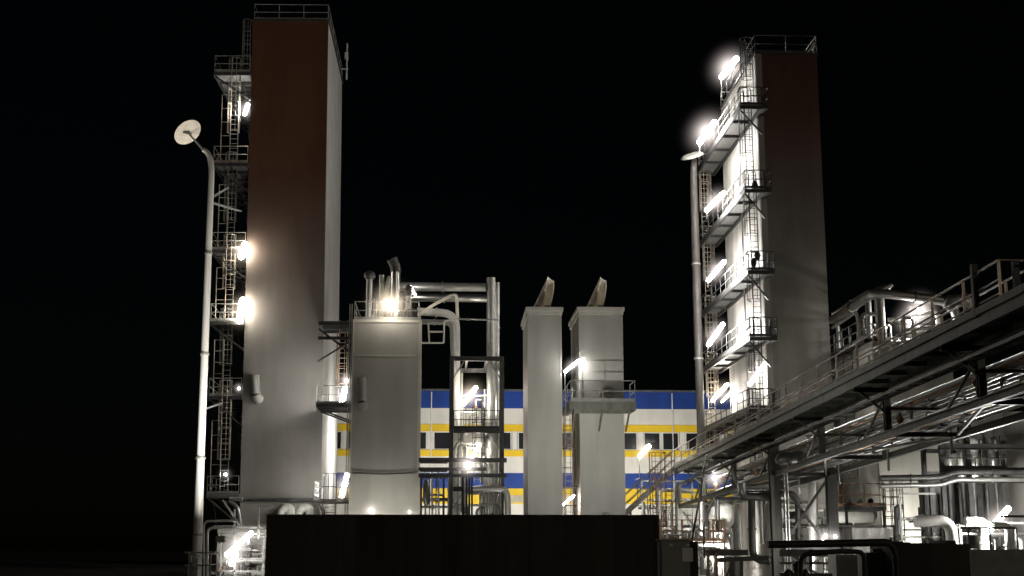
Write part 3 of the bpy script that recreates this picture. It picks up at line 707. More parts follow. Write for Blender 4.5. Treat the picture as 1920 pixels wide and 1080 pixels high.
for Y_ in (60.5, 84.2):
    w_ = .44 if Y_ < 70 else .3
    for k, dx in enumerate((D0, RW + .1)):
        m = MB(); q = bp(Y_, dx, -1.68 if k == 0 else RZ + .3); m.beam((q.x, Y_, 0), (q.x, Y_, q.z), w_, w_, True); m.box(q.x - .4, q.x + .4, Y_ - .4, Y_ + .4, 0, .08); m.build('column', M['green' if k == 0 else 'dark'], pb)
    q0, q1 = bp(Y_, D0, 0), bp(Y_, RW + .1, 0)
    hz = q0.z + RZ - .2; mid = hz - 3.1
    for (xa_, za_, xb3, zb3, w3) in ((.25, hz - .1, -.25, mid + .1, .11), (.25, mid - .2, -.25, .3, .1)):
        m = MB(); m.beam((q0.x + xa_, Y_ + .02, za_), (q1.x + xb3, Y_ + .02, zb3), w3); m.beam((q0.x + xa_, Y_ - .12, zb3), (q1.x + xb3, Y_ - .12, za_), w3); m.build('cross_brace', M['dark'], pb)
    m = MB(); m.beam((q0.x + .2, Y_, mid), (q1.x - .2, Y_, mid), .14, .16); m.build('tie_beam', M['dark'], pb)
# pipes on the bridge
specs = [(a_ + 1.06, b_, c_, d_, e_) for a_, b_, c_, d_, e_ in [(.30, RZ + .24, .11, 'zinc', 'dull grey pipe'), (.62, RZ + .27, .14, 'shiny', 'fat bright pipe'), (.98, RZ + .22, .08, 'lamplit', 'thin copper coloured pipe'),
         (1.28, RZ + .26, .12, 'darkpipe', 'dark insulated pipe'), (1.62, RZ + .24, .10, 'shiny', 'bright pipe'), (1.98, RZ + .30, .16, 'zinc', 'fattest dull pipe'),
         (.28, -2.10, .07, 'shiny', 'thin bright pipe'), (.52, -2.08, .09, 'lamplit', 'copper coloured pipe'), (.86, -2.05, .12, 'zinc', 'dull pipe'),
         (1.20, -2.08, .08, 'shiny', 'slender bright pipe'), (1.55, -2.04, .13, 'darkpipe', 'dark pipe'), (1.90, -2.08, .09, 'zinc', 'grey pipe')]]
pos = ['nearest the walkway side', 'second from the walkway side', 'third from the walkway side', 'fourth from the walkway side', 'fifth from the walkway side', 'on the outer side']
for i, (dx, dz, r_, mt, lb_) in enumerate(specs):
    m = MB(); ye = 79 - (i % 3) * 3.5; ys_ = NE
    a = bp(ys_, dx, dz); b = bp(ye, dx, dz)
    pts = [a, b] + ([b + Vector((0, .3, -2.2))] if i % 3 == 0 else [b + Vector((-.4 if i < 6 else .5, .4, 0))])
    m.pipe(pts, r_, .4, 12)
    for k in range(7): m.flange(a.lerp(b, (k + .3 + .07 * i) / 7.6), b - a, r_ * 1.35, .07)
    solo('rack_pipe', m, M[mt], '%s on the bridge %s shelf, %s' % (lb_, 'lower' if i < 6 else 'upper', pos[i % 6]), 'pipe', 'pipes along the pipe bridge')
m = MB()
for dx in (D0 - .62, D0 - .22): m.beam(bp(NE, dx, -1.95), bp(82, dx, -1.95), .03, .1)
y = NE
while y < 82: m.beam(bp(y, D0 - .61, -1.97), bp(y, D0 - .23, -1.97), .04, .03); y += 1.1
for k in range(5):
    P_ = [bp(NE + i * 2.0, D0 - .55 + k * .075, -1.93 + .03 * math.sin(i * 1.7 + k)) for i in range(28)]; m.sweep(P_, .022, 5)
m.build('cable_tray', M['darkpipe'], pb)
rnb = random.Random(6)
for k in range(13):
    Y_ = 36 + k * 3.4 + rnb.uniform(-1, 1); dx = D0 + rnb.uniform(.2, 2.2); h0 = rnb.uniform(-2.7, -2.1); m = MB()
    c = bp(Y_, dx, h0); m.sweep([c - Vector((0, 0, .3)), c - Vector((0, 0, .12)), c, c + Vector((0, 0, .12)), c + Vector((0, 0, .34))], [.05, .07, .15, .07, .04], 10)
    m.flange(c + Vector((0, 0, .36)), (0, 0, 1), .16, .03, 14); m.tube(c - Vector((0, 0, .3)), bp(Y_, dx, RZ + .2), .045, 8); m.build('valve', M[rnb.choice(('green', 'zinc', 'rust'))], pb)
for k in range(6):
    Y_ = 39 + k * 6.5; m = MB(); x_ = rnb.uniform(.4, 1.6)
    m.pipe([bp(Y_, D0 + x_, RZ + .2), bp(Y_, D0 + x_, -2.0), bp(Y_, RW - .1, -2.0), bp(Y_ + .1, RW - .1, RZ - .6)], .05, .15, 8); m.build('branch_pipe', M['shiny'], pb)
m = MB(); rr = .26
m.sweep([W(1455, 866, 57.5), W(1462, 862, 57.5), W(1500, 855, 57.5), W(1508, 850, 57.5)], [.1, .27, .27, .12], 16); m.flange(W(1478, 860, 57.5), (1, 0, .1), .33)
solo('expansion_joint', m, M['zinc'], 'fat wrapped fitting lying behind the grey green bridge column', 'pipe fitting')
# conduits down the column
q = bp(60.5, D0, 0)
for k, dx in enumerate((.34, .48)):
    m = MB(); m.pipe([(q.x + dx + 1.2, 60.1, q.z - 2.1), (q.x + dx, 60.1, q.z - 2.1 - .1 * k), (q.x + dx, 60.1, .2)], .05, .25, 8)
    solo('conduit', m, M['shiny'], 'bright conduit running down %s the grey green bridge column' % ('tight against' if k == 0 else 'a hand away from'), 'conduit')
# ladder and stair at the far end
le = thing('access_stair', 'steel stair with handrails climbing to the far end of the pipe bridge', 'stair', (X(1215, 940, 80), 80, 0))
z1 = bz(80) - 1.15; xs1 = bxl(80) - .1; xs0 = X(1178, 950, 80); z0_ = Z(1178, 958, 80)
m = MB()
for yy in (79.4, 80.4): m.beam((xs0 - 2.5, yy, max(.2, z0_ - 2.2)), (xs1, yy, z1), .06, .26)
m.build('stringer', M['galv'], le)
m = MB()
for k in range(20):
    f = k / 20; xx = (xs0 - 2.5) + (xs1 - xs0 + 2.5) * f; z_ = max(.2, z0_ - 2.2) + (z1 - max(.2, z0_ - 2.2)) * f + .1; m.box(xx, xx + .26, 79.45, 80.35, z_, z_ + .03)
m.build('tread', M['deck'], le)
m = MB()
for yy in (79.35, 80.45):
    for h_ in (.55, 1.1): m.tube((xs0 - 2.5, yy, max(.2, z0_ - 2.2) + h_), (xs1, yy, z1 + h_), .03, 6)
    for k in range(6):
        f = k / 5; xx = (xs0 - 2.5) + (xs1 - xs0 + 2.5) * f; z_ = max(.2, z0_ - 2.2) + (z1 - max(.2, z0_ - 2.2)) * f; m.tube((xx, yy, z_), (xx, yy, z_ + 1.1), .03, 6)
m.build('handrail', M['galv'], le)
m = MB()
for f in (.2, .5, .8):
    xx = (xs0 - 2.5) + (xs1 - xs0 + 2.5) * f; z_ = max(.2, z0_ - 2.2) + (z1 - max(.2, z0_ - 2.2)) * f
    m.beam((xx, 79.9, 0), (xx, 79.9, z_ - .15), .12); m.beam((xx, 79.9, .4), (xx + 1.2, 79.9, z_ + .2), .07)
m.build('trestle', M['galv'], le)
cl = thing('caged_ladder', 'brown caged ladder standing at the far end of the pipe bridge', 'ladder', (X(1240, 940, 79), 79, 0))
m = MB(); ladder(m, X(1232, 950, 79), 79, 0, Z(1232, 850, 79), face='y', w=.5); ladder(m, X(1254, 950, 78.6), 78.6, 0, Z(1254, 848, 78.6), face='y', w=.4); m.build('ladder', M['rust'], cl)
m = MB(); cage(m, X(1232, 950, 79), 79, 2.3, Z(1232, 850, 79), (0, -1), .5, 6); m.build('cage', M['rust'], cl)
m = MB(); zq = Z(1240, 1000, 79)
for py in (985, 940, 900): m.tube(W(1222, py, 78.5), W(1265, py + 1, 78.5), .03, 6)
m.build('tie_rail', M['rust'], cl)

# ---------------------------------------------------------------- storage shed and walls behind the bridge
def shed(name, label, px0, px1, pytop, Y, depth, mat, cat='building', pyr=None, extra=None):
    x0, x1 = X(px0, 1000, Y), X(px1, 1000, Y); zt = Z((px0 + px1) / 2, pytop, Y)
    t = thing(name, label, cat, ((x0 + x1) / 2, Y + depth / 2, 0))
    MB().box(x0, x1, Y, Y + depth, 0, zt).build('wall', M[mat], t)
    zr = zt if pyr is None else Z(px1, pyr, Y)
    m = MB(); m.add([(x0 - .2, Y - .3, zt + .02), (x1 + .2, Y - .3, zr + .02), (x1 + .2, Y + depth, zr + .02), (x0 - .2, Y + depth, zt + .02),
                     (x0 - .2, Y - .3, zt + .2), (x1 + .2, Y - .3, zr + .2), (x1 + .2, Y + depth, zr + .2), (x0 - .2, Y + depth, zt + .2)],
                    [(3, 2, 1, 0), (4, 5, 6, 7), (0, 1, 5, 4), (1, 2, 6, 5), (2, 3, 7, 6), (3, 0, 4, 7)]); m.build('roof', M['grime'], t)
    return t, x0, x1, zt
shed('compressor_house', 'pale low compressor house seen between the columns of the pipe bridge', 1385, 1580, 935, 92, 12, 'cream')
shed('equipment_shed', 'small bright shed behind the orange posts and the grey cabinet', 1290, 1372, 990, 88, 6, 'cream')
sh, sx0, sx1, szt = shed('pump_cabin', 'brightly lit pump cabin at the foot of the tallest tower', 408, 505, 992, 76, 6, 'white', 'cabin')
m = MB(); rails(m, [(sx0 - .2, 74.5, .35), (sx1 + .5, 74.5, .35)], sp=.9); m.build('railing', M['galv'], sh)

# tall blocks behind the bridge on the right
def block(px0, px1, pyt, Y0, Y1, label, mats, xr=900):
    x0, x1 = X(px0, xr, Y0), X(px1, xr, Y0); zt = Z((px0 + px1) / 2, pyt, Y0)
    t = thing('cold_box', label, 'process unit', ((x0 + x1) / 2, (Y0 + Y1) / 2, 0))
    MB().box(x0, x1, Y0, Y0 + .3, 0, zt).build('front_wall', M[mats[0]], t); MB().box(x0, x1, Y0 + .3, Y1, 0, zt - .003).build('body', M[mats[1]], t)
    MB().box(x0 - .05, x1 + .05, Y0 - .05, Y1, zt, zt + .08).build('roof', M['grime'], t)
    return t, x0, x1, zt
k2, c0, c1, c2t = block(1650, 1800, 648, 70, 78, 'grey cold box behind the pipe bridge with pipework and lamps on its roof', ('grime', 'cream'))
r = MB(); rails(r, [(c0, 78, c2t + .08), (c0, 70, c2t + .08), (c1, 70, c2t + .08)], sp=1.4); r.build('roof_railing', M['galv'], k2)
def vent2(px, top, Y, rpx, mat, cap=None):
    rr = rpx * Y / F_PX; b = Vector((X(px, top, Y), Y, c2t)); t = Vector((b.x, Y, Z(px, top, Y)))
    m = MB(); m.tube(b, t, rr, 14); m.flange(b.lerp(t, .4), (0, 0, 1), rr * 1.3); o = m.build('vent_pipe', M[mat], k2)
    if cap: m = MB(); m.sweep([t + Vector((-.1, 0, -.1)), t + Vector((.1, 0, .12)), t + Vector((.75, -.1, .5))], [rr * 1.1, rr * 1.25, rr * .35], 14); m.build('vent_cap', M['zinc'], o)
vent2(1627, 556, 73, 6, 'zinc'); vent2(1648, 550, 72, 9.5, 'zinc', 1); vent2(1571, 612, 77, 4, 'zinc'); vent2(1706, 575, 74, 6, 'darkpipe'); vent2(1760, 590, 72, 4, 'white'); vent2(1790, 583, 72, 4, 'white')
m = MB(); z_ = c2t - .5; 
platform(k2, X(1572, 650, 78), c0 - .004, 71, 78.5, Z(1600, 650, 74), 'R', 'FL', 'dark', 'galv', 1.2, name='side_platform')
m = MB(); lx = c0 - .5
for yy in (73, 76): ladder(m, lx, yy, 5, Z(1600, 650, 74) + .9, face='y')
m.build('ladder', M['dark'], k2)
pipe_thing([(1561, 600, 79), (1640, 548, 71.5), (1790, 566, 71.5), (1800, 640, 71.5)], 8.5, 'zinc', 'fattest roof pipe of the far cold box, running back past the dark tower', 1.0)
pipe_thing([(1562, 588, 80.5), (1632, 545, 73), (1700, 556, 73)], 4, 'shiny', 'bright pipe lying above the fattest roof pipe', .6)
pipe_thing([(1561, 615, 77.5), (1606, 584, 72.5), (1613, 634, 72.5)], 3, 'white', 'slim white pipe arching down beside the dark tower', .4, fl=False)
pipe_thing([(1665, 600, 72), (1735, 590, 72), (1755, 580, 72), (1762, 636, 72)], 3.5, 'white', 'short white loop on the far cold box roof next to the twin lamps', .4, fl=False)
pipe_thing([(1690, 620, 71.5), (1780, 612, 71.5)], 5, 'shiny', 'short bright pipe lying on the far cold box roof', fl=False)
m = MB(); c = W(1793, 572, 71.2); m.sweep([c + Vector((-.6, 0, -.2)), c + Vector((-.3, 0, .2)), c + Vector((.5, 0, .3)), c + Vector((.9, 0, -.1))], [.2, .42, .42, .2], 16); solo('roof_silencer', m, M['zinc'], 'fat rounded silencer at the end of the roof pipes behind the bridge', 'silencer')

k3, d0, d1, d3t = block(1888, 2080, 775, 62, 76, 'big plain grey block cut by the picture edge', ('grime', 'grime'))
k4, e0, e1, e4t = block(1578, 1652, 865, 84, 92, 'low cream block glimpsed between the bridge and the brown ladder', ('cream', 'cream'))

# vessels and dark rack on the right
vr = thing('vessel_rack', 'dark steel rack carrying horizontal pipes around bright upright vessels', 'steel frame', (X(1825, 900, 60), 60, 0))
rx0, rx1 = X(1768, 900, 59.5), X(1884, 900, 59.5)
for xx in (rx0, (rx0 + rx1) / 2 - .2, rx1):
    for yy in (59.5, 61.8):
        m = MB(); m.beam((xx, yy, 0), (xx, yy, Z(1820, 815, 59.5)), .2, .2, True); m.build('post', M['dark'], vr)
for py in (882, 900, 838):
    m = MB(); z_ = Z(1820, py, 59.3); m.beam((rx0 - .1, 59.3, z_), (rx1 + 2.5, 59.3, z_), .18, .26, True); m.beam((rx0, 61.95, z_), (rx1, 61.95, z_), .14, .2); m.build('girder', M['dark'], vr)
m = MB(); m.box(rx0 + .1, rx1 - .1, 62.1, 63, 0, Z(1820, 893, 62.1))
for k in range(6): m.box(rx0 + .25 + k * .45, rx0 + .5 + k * .45, 61.9, 62.09, .3, Z(1820, 915 + 9 * (k % 3), 62))
m.build('equipment_panel', M['darkpipe'], vr)
m = MB(); z_ = Z(1820, 868, 59.3); rails(m, [(rx0, 59.2, Z(1820, 880, 59.3)), (rx1, 59.2, Z(1820, 880, 59.3))], h=.5, mids=()); m.build('railing', M['dark'], vr)
for px, Y_, rp, mt, lb_ in ((1778, 60.6, 8, 'zinc', 'leftmost slim upright vessel in the dark rack'), (1803, 60.9, 8, 'white', 'white upright vessel, left of the widest one in the dark rack'), (1824, 60.3, 12, 'white', 'widest white upright vessel in the dark rack'), (1848, 61, 6, 'shiny', 'thin shiny vessel right of the widest one in the dark rack'), (1866, 60.6, 8, 'shiny', 'rightmost shiny vessel in the dark rack')):
    b = Vector((X(px, 880, Y_), Y_, Z(px, 890, Y_))); t = Vector((b.x, Y_, Z(px, 826, Y_))); rr = rp * Y_ / F_PX
    v = thing('upright_vessel', lb_, 'vessel', b, 'upright vessels in the dark rack')
    m = MB(); m.sweep([b - Vector((0, 0, rr)), b - Vector((0, 0, rr * .6)), b, t, t + Vector((0, 0, rr * .6)), t + Vector((0, 0, rr))], [rr * .3, rr * .8, rr, rr, rr * .8, rr * .3], 20); m.build('shell', M[mt], v)
    m = MB(); m.tube(t + Vector((0, 0, rr * .9)), t + Vector((0, 0, rr + .5)), .06); m.tube(b - Vector((0, 0, rr * .9)), Vector((b.x, Y_, .1)), .09); m.build('nozzle', M['darkpipe'], v)
for i, (py, Y_, rp, mt, lb_) in enumerate(((893, 58.8, 6, 'darkpipe', 'dark thick pipe, upper of the long pair crossing the grey cold box'), (907, 58.6, 4.5, 'zinc', 'dull thinner pipe, lower of the long pair crossing the grey cold box'))):
    pipe_thing([(1650, py + 4, Y_), (1765, py + 2, Y_), (1790, py - 8, Y_), (1930, py - 8, Y_)], rp, mt, lb_, .5)
# white ducts
pipe_thing([(1716, 978, 56), (1784, 975, 56), (1787, 1075, 56)], 11, 'white', 'fat white duct with an elbow in front of the grey cold box', .7, name='duct', cat='duct')
pipe_thing([(1810, 978, 57), (1848, 977, 57), (1848, 1060, 57)], 9, 'white', 'short white duct between the elbowed duct and the slanted lamp', .4, name='duct', cat='duct')
pipe_thing([(1862, 985, 55), (1893, 985, 55), (1893, 1060, 55)], 8, 'white', 'slender white duct beside the slanted lamp at the dark rack', .4, name='duct', cat='duct')
fr = MB(); z_ = Z(1850, 990, 54.5)
fr.beam((X(1800, 990, 54.5), 54.5, z_), (X(1905, 990, 54.5), 54.5, z_), .08)
for px in (1815, 1855, 1905): fr.beam((X(px, 990, 54.5), 54.5, 0), (X(px, 990, 54.5), 54.5, z_), .07)
fr.beam((X(1875, 968, 54.5), 54.5, Z(1850, 968, 54.5)), (X(1920, 968, 54.5), 54.5, Z(1850, 968, 54.5)), .1)
solo('pipe_support_frame', fr, M['dark'], 'low dark frame under the slanted lamp among the white ducts', 'pipe support')
# railed platform with brown caged ladder
bpf = thing('service_platform', 'small dark platform with brown railing and two ladders under the pipe bridge', 'platform', (X(1620, 960, 66), 66, 0))
z_ = Z(1620, 950, 65); xa, xb_ = X(1578, 950, 65), X(1656, 950, 65)
m = MB(); m.box(xa, xb_, 64.5, 67, z_ - .2, z_); m.build('deck', M['dark'], bpf)
m = MB(); rails(m, [(xa, 67, z_), (xa, 64.6, z_), (xb_, 64.6, z_)], sp=.9); m.build('railing', M['rust'], bpf)
m = MB(); lx = X(1664, 950, 65); ladder(m, lx, 64.8, 0, Z(1664, 896, 65), face='y', w=.5); lo = m.build('ladder', M['rust'], bpf)
m = MB(); cage(m, lx, 64.8, 2.3, Z(1664, 896, 65), (0, -1), .42); m.build('cage', M['rust'], lo)
m = MB(); ladder(m, X(1683, 950, 64), 64, 0, Z(1684, 898, 64), face='y', w=.55); m.build('ladder', M['galv'], bpf)
m = MB()
for xx in (xa + .1, xb_ - .1): m.beam((xx, 64.6, 0), (xx, 64.6, z_ - .21), .12)
m.build('post', M['dark'], bpf)
m = MB()
for px, rr in ((1592, .14), (1612, .12), (1632, .15)):
    c = W(px, 940, 65.5); m.flange(c, (0, 1, 0), rr); m.tube(c - Vector((0, 0, .5)), c, .05)
m.build('gauge', M['dark'], bpf)
for i, (px, lb_) in enumerate(((1583, 'nearer the bridge column'), (1618, 'nearer the brown ladder'))):
    m = MB(); c = W(px, 968, 67); m.sweep([c - Vector((.9, 0, 0)), c - Vector((.75, 0, 0)), c - Vector((.5, 0, 0)), c + Vector((.4, 0, .05)), c + Vector((.6, 0, .03)), c + Vector((.7, 0, 0))], [.1, .28, .36, .36, .28, .1], 16)
    solo('buffer_tank', m, M['white'], 'small pale lying tank under the dark platform, %s' % lb_, 'tank')
m = MB(); m.box(X(1597, 1000, 62), X(1678, 1000, 62), 62, 63.5, 0, Z(1640, 990, 62)); ob = solo('instrument_box', m, M['white'], 'wide pale instrument box below the brown railing', 'cabinet')
m = MB(); z_ = Z(1640, 987, 62); 
m.beam((X(1570, 987, 61.5), 61.6, z_), (X(1684, 987, 61.5), 61.6, z_), .1)
for px in (1582, 1597, 1678): m.beam((X(px, 1000, 61.5), 61.6, 0), (X(px, 1000, 61.5), 61.6, z_), .08)
solo('pipe_support_frame', m, M['dark'], 'thin dark frame around the pale instrument box', 'pipe support')

# ---------------------------------------------------------------- things under the bridge, middle right
pipe_thing([(1385, 925, 63), (1495, 925, 63), (1498, 1080, 63)], 5, 'darkpipe', 'dark pipe running level under the bridge and turning down beside the cross braces', .5)
pipe_thing([(1409, 935, 62), (1411, 1050, 62), (1470, 1052, 62)], 7, 'green', 'dull upright pipe hooking right at its foot, left of the bridge column', .5)
pipe_thing([(1390, 905, 61), (1392, 930, 61), (1440, 932, 61), (1475, 932, 61)], 8, 'shiny', 'short fat bright pipe slung under the bridge', .5)
pipe_thing([(1525, 905, 66), (1526, 1075, 66)], 9, 'zinc', 'fat upright pipe behind the braced bay of the bridge')
fr = MB()
for a, b, w_ in (((1318, 1036), (1402, 1036), .22), ((1345, 1050), (1440, 1046), .18), ((1462, 1024), (1562, 1024), .1), ((1462, 1037), (1562, 1037), .28), ((1462, 1056), (1560, 1056), .1)):
    fr.beam(W(*a, 54), W(*b, 54), .12, w_)
fr.beam(W(1372, 1050, 54), W(1372, 1110, 54), .2); fr.beam(W(1390, 1050, 54), W(1390, 1110, 54), .12); fr.beam(W(1352, 1110, 54), W(1372, 1052, 54), .07); fr.beam(W(1520, 1030, 54), W(1520, 1110, 54), .12)
solo('low_pipe_rack', fr, M['darkpipe'], 'low rack of dark beams at the foot of the pipe bridge', 'pipe rack')
for i, px in enumerate((1328, 1344)):
    m = MB(); m.beam(W(px, 1036, 53), W(px, 1110, 53), .09); solo('guard_post', m, M['lamplit'] if False else M['rust'], 'orange upright post %s the grey cabinet' % ('close beside' if i == 0 else 'a little further from'), 'post', 'orange posts by the cabinet')
og = thing('guard_railing', 'brown railing around the shed behind the grey cabinet', 'railing', (X(1300, 1000, 70), 70, 0))
m = MB(); zr = Z(1290, 1015, 70); rails(m, [(X(1238, 1015, 70), 70, zr), (X(1360, 1015, 70), 70, zr), (X(1360, 1015, 70), 74, zr)], sp=.8); m.build('rail', M['rust'], og)
m = MB()
for px in (1238, 1280, 1338, 1358): m.beam((X(px, 1015, 70), 70, 0), (X(px, 1015, 70), 70, zr + 1.1), .09)
m.box(X(1238, 1015, 70), X(1360, 1015, 70), 70.05, 73, zr - .1, zr - .02); m.build('post', M['rust'], og)
m = MB()
for i in range(9):
    x_ = X(1440 + i * 14, 990, 86); m.pipe([(x_, 86, 0), (x_, 86, 4 + (i % 3) * .6), (x_ + .5, 86, 4.4 + (i % 3) * .6)], .05, .2, 6)
m.tube(W(1385, 985, 86), W(1570, 980, 86), .05, 6); m.tube(W(1385, 960, 86), W(1570, 962, 86), .07, 6)
solo('pipe_manifold', m, M['galv'], 'row of thin grey standpipes in front of the compressor house', 'pipes')
m = MB(); m.sweep([W(1352, 990, 80), W(1353, 978, 80), W(1353, 950, 80), W(1352, 944, 80)], [.5, .75, .75, .3], 20); m.beam(W(1353, 990, 80), Vector((X(1353, 990, 80), 80, 0)), .3)
solo('filter_drum', m, M['white'], 'white upright drum half hidden by the far bridge columns', 'tank')

# ---------------------------------------------------------------- left foot: pipes in front of the cabin
for (path, rp, lb_) in (([(382, 1100, 68), (382, 977, 68), (446, 976, 68)], 2, 'outer of two pale pipes bent over at the foot of the mast'), ([(388, 1100, 69), (389, 990, 69), (436, 988, 69)], 2.4, 'inner of two pale pipes bent over at the foot of the mast')):
    pipe_thing(path, rp, 'white', lb_, .3, fl=False)
fr = MB()
for a, b in (((402, 988), (497, 990)), ((414, 1000), (497, 1001)), ((440, 955), (440, 1000)), ((485, 948), (485, 1010)), ((485, 948), (510, 950)), ((466, 1000), (466, 1020)), ((408, 1070), (497, 1072)), ((430, 955), (448, 985)), ((418, 938), (430, 955))):
    fr.beam(W(*a, 73), W(*b, 73), .09)
fr.beam(W(414, 1000, 73), W(414, 1110, 73), .09); fr.beam(W(440, 1000, 73), W(440, 1110, 73), .09)
solo('pipe_support_frame', fr, M['galv'], 'grey steel frame in front of the brightly lit pump cabin', 'pipe support')
m = MB(); m.tube(W(430, 936, 80), W(455, 936, 80), .12); m.pipe([W(430, 940, 80), W(445, 950, 80), W(450, 985, 80)], .12); solo('process_pipe', m, M['zinc'], 'short bent pipe under the lowest side platform of the tallest tower', 'pipe')
m = MB(); m.sweep([W(400, 940, 75), W(408, 1000, 75), W(416, 1040, 75)], .02, 5); solo('hanging_cable', m, M['dark'], 'thin cable drooping from the lowest side platform toward the pump cabin', 'cable')

def skid(name, label, px0, px1, py0, py1, Y, depth, n, seed, mats=('zinc', 'white', 'shiny', 'galv', 'darkpipe'), rmax=.16, cat='pipework'):
    rnd = random.Random(seed); t = thing(name, label, cat, (X((px0 + px1) / 2, 1030, Y), Y, 0))
    x0, x1 = X(px0, 1000, Y), X(px1, 1000, Y); z1 = Z((px0 + px1) / 2, py0, Y); z0 = max(.1, Z((px0 + px1) / 2, py1, Y))
    for k in range(n):
        y = Y + depth * rnd.random(); r = rnd.choice((.035, .05, .07, .1, rmax)); x = rnd.uniform(x0, x1); zt = rnd.uniform(z0 + (z1 - z0) * .35, z1)
        xe = min(x1, max(x0, x + rnd.choice((-1, 1)) * rnd.uniform(.15, .8) * (x1 - x0))); kind = rnd.random(); m = MB(); zb = z0
        if kind < .45: pts = [(x, y, zb), (x, y, zt), (xe, y, zt)]
        elif kind < .65: pts = [(x, y, zb), (x, y, zt), (x, y + .8, zt), (x, y + .8, zt + .4)]
        elif kind < .85: pts = [(x0, y, zt), (x1, y, zt)]
        else: pts = [(x, y, zb), (x, y, zt), (xe, y, zt), (xe, y, zb)]
        m.pipe(pts, r, r * 2.4, 10)
        a, b = Vector(pts[0]), Vector(pts[1])
        for f in (.3, .62): m.flange(a.lerp(b, f), b - a, r * 1.5, .06, 12)
        o = m.build('pipe', M[rnd.choice(mats)], t)
        if rnd.random() < .45:
            v = MB(); c = a.lerp(b, rnd.uniform(.35, .8)); v.sweep([c - Vector((0, 0, r * 2)), c - Vector((0, 0, r)), c + Vector((0, 0, r)), c + Vector((0, 0, r * 2))], [r * 1.1, r * 2, r * 2, r * 1.1], 10)
            v.tube(c, c + Vector((0, -r * 4 - .1, 0)), .02, 6); v.flange(c + Vector((0, -r * 4 - .1, 0)), (0, 1, 0), .12, .03, 14); v.build('valve', M[rnd.choice(('dark', 'green', 'rust'))], o)
    fr = MB()
    for xx in (x0, x1):
        fr.beam((xx, Y - .05, 0), (xx, Y - .05, z1 + .1), .09)
    fr.beam((x0 + .05, Y - .05, z1 + .1), (x1 - .05, Y - .05, z1 + .1), .09); fr.beam((x0 + .05, Y - .05, (z0 + z1) / 2), (x1 - .05, Y - .05, (z0 + z1) / 2), .07); fr.build('frame', M['galv'], t)
    return t
skid('pipe_skid', 'tangle of pale pipes in front of the compressor house, beyond the bridge column', 1388, 1440, 940, 1085, 83, 2.5, 9, 3)
skid('pipe_skid', 'tangle of pipes and valves seen through the braced bay of the bridge', 1465, 1560, 950, 1085, 72, 2.5, 14, 5)
skid('pipe_skid', 'low pipes and valves behind the grey cabinet and its orange posts', 1242, 1372, 1000, 1085, 76, 2, 12, 11)
skid('pipe_skid', 'knot of thin pipes and valves in front of the bright pump cabin', 418, 496, 1010, 1085, 74.2, 1, 9, 21)
skid('pipe_skid', 'dense pipework standing inside the pipe stand below its middle girder', 858, 932, 815, 1085, 83, 2, 14, 8, ('galv', 'shiny', 'white'))
skid('pipe_skid', 'slim pipework standing inside the upper bay of the pipe stand', 862, 914, 745, 812, 84, 1.5, 7, 31, ('galv', 'shiny', 'white'), .07)
skid('pipe_skid', 'pipes and valves crowded between the cold box and the pipe stand', 788, 840, 896, 1085, 80.6, 1.5, 9, 13, ('galv', 'darkpipe'), .1)
skid('pipe_skid', 'shadowy pipework between the white ducts and the dark rack', 1690, 1768, 930, 1085, 60, 2, 7, 17, ('darkpipe', 'zinc'), .12)
skid('pipe_skid', 'small pipework crowded under the slanted lamp at the white ducts', 1800, 1925, 985, 1085, 57.5, 1.5, 12, 19)
skid('pipe_skid', 'pipes below the low cream block behind the bridge bents', 1566, 1600, 960, 1085, 70, 2, 6, 23)
skid('pipe_skid', 'grey pipe clutter under the landing of the access stair', 1205, 1300, 905, 1085, 86, 2.5, 16, 41, ('galv', 'zinc', 'darkpipe'), .14)
rk = thing('roof_pipework', 'crowded small pipework on the roof of the far cold box around its two lamps', 'pipework', (X(1720, 640, 73), 73, c2t))
rnd = random.Random(4)
for k in range(16):
    x_ = rnd.uniform(c0 + .2, c1 - .1); y_ = rnd.uniform(70.8, 76.5); h_ = rnd.uniform(.5, 2.2); r_ = rnd.choice((.04, .06, .09, .12)); xe = x_ + rnd.uniform(-1.2, 1.2)
    m = MB(); pts = [(x_, y_, c2t + .08), (x_, y_, c2t + h_)] + ([(xe, y_, c2t + h_)] if k % 3 else []) + ([(xe, y_, c2t + .08)] if k % 2 and k % 3 else [])
    m.pipe(pts, r_, r_ * 2.4, 10); m.flange((x_, y_, c2t + h_ * .5), (0, 0, 1), r_ * 1.5, .06); m.build('pipe', M[rnd.choice(('zinc', 'white', 'shiny', 'galv'))], rk)
# ---------------------------------------------------------------- foreground
CY = 38.0
f0, f1 = X(499, 1010, CY), X(1236, 1010, CY); fz = Z(868, 965, CY)
ct = thing('shipping_container', 'long dark brown container standing in front of the plant', 'container', ((f0 + f1) / 2, CY + 1.2, 0))
np_ = 9
for k in range(np_):
    xa_, xb2 = f0 + .1 + (f1 - f0 - .2) * k / np_, f0 + .1 + (f1 - f0 - .2) * (k + 1) / np_
    m = MB(); N_ = 10; vs = []
    for i in range(N_ + 1):
        x_ = xa_ + (xb2 - xa_) * i / N_; o_ = .018 * math.sin(i / N_ * math.pi) + .006 * math.sin(i * 2.1 + k * 3)
        for z_ in (.15, fz * .5, fz - .08): vs.append((x_, CY - o_ + (.012 if z_ == fz * .5 and k % 2 else 0), z_))
    m.add(vs, [f for i in range(N_) for f in ((3 * i, 3 * i + 3, 3 * i + 4, 3 * i + 1), (3 * i + 1, 3 * i + 4, 3 * i + 5, 3 * i + 2))], True); m.build('side_panel', M['tarp'], ct)
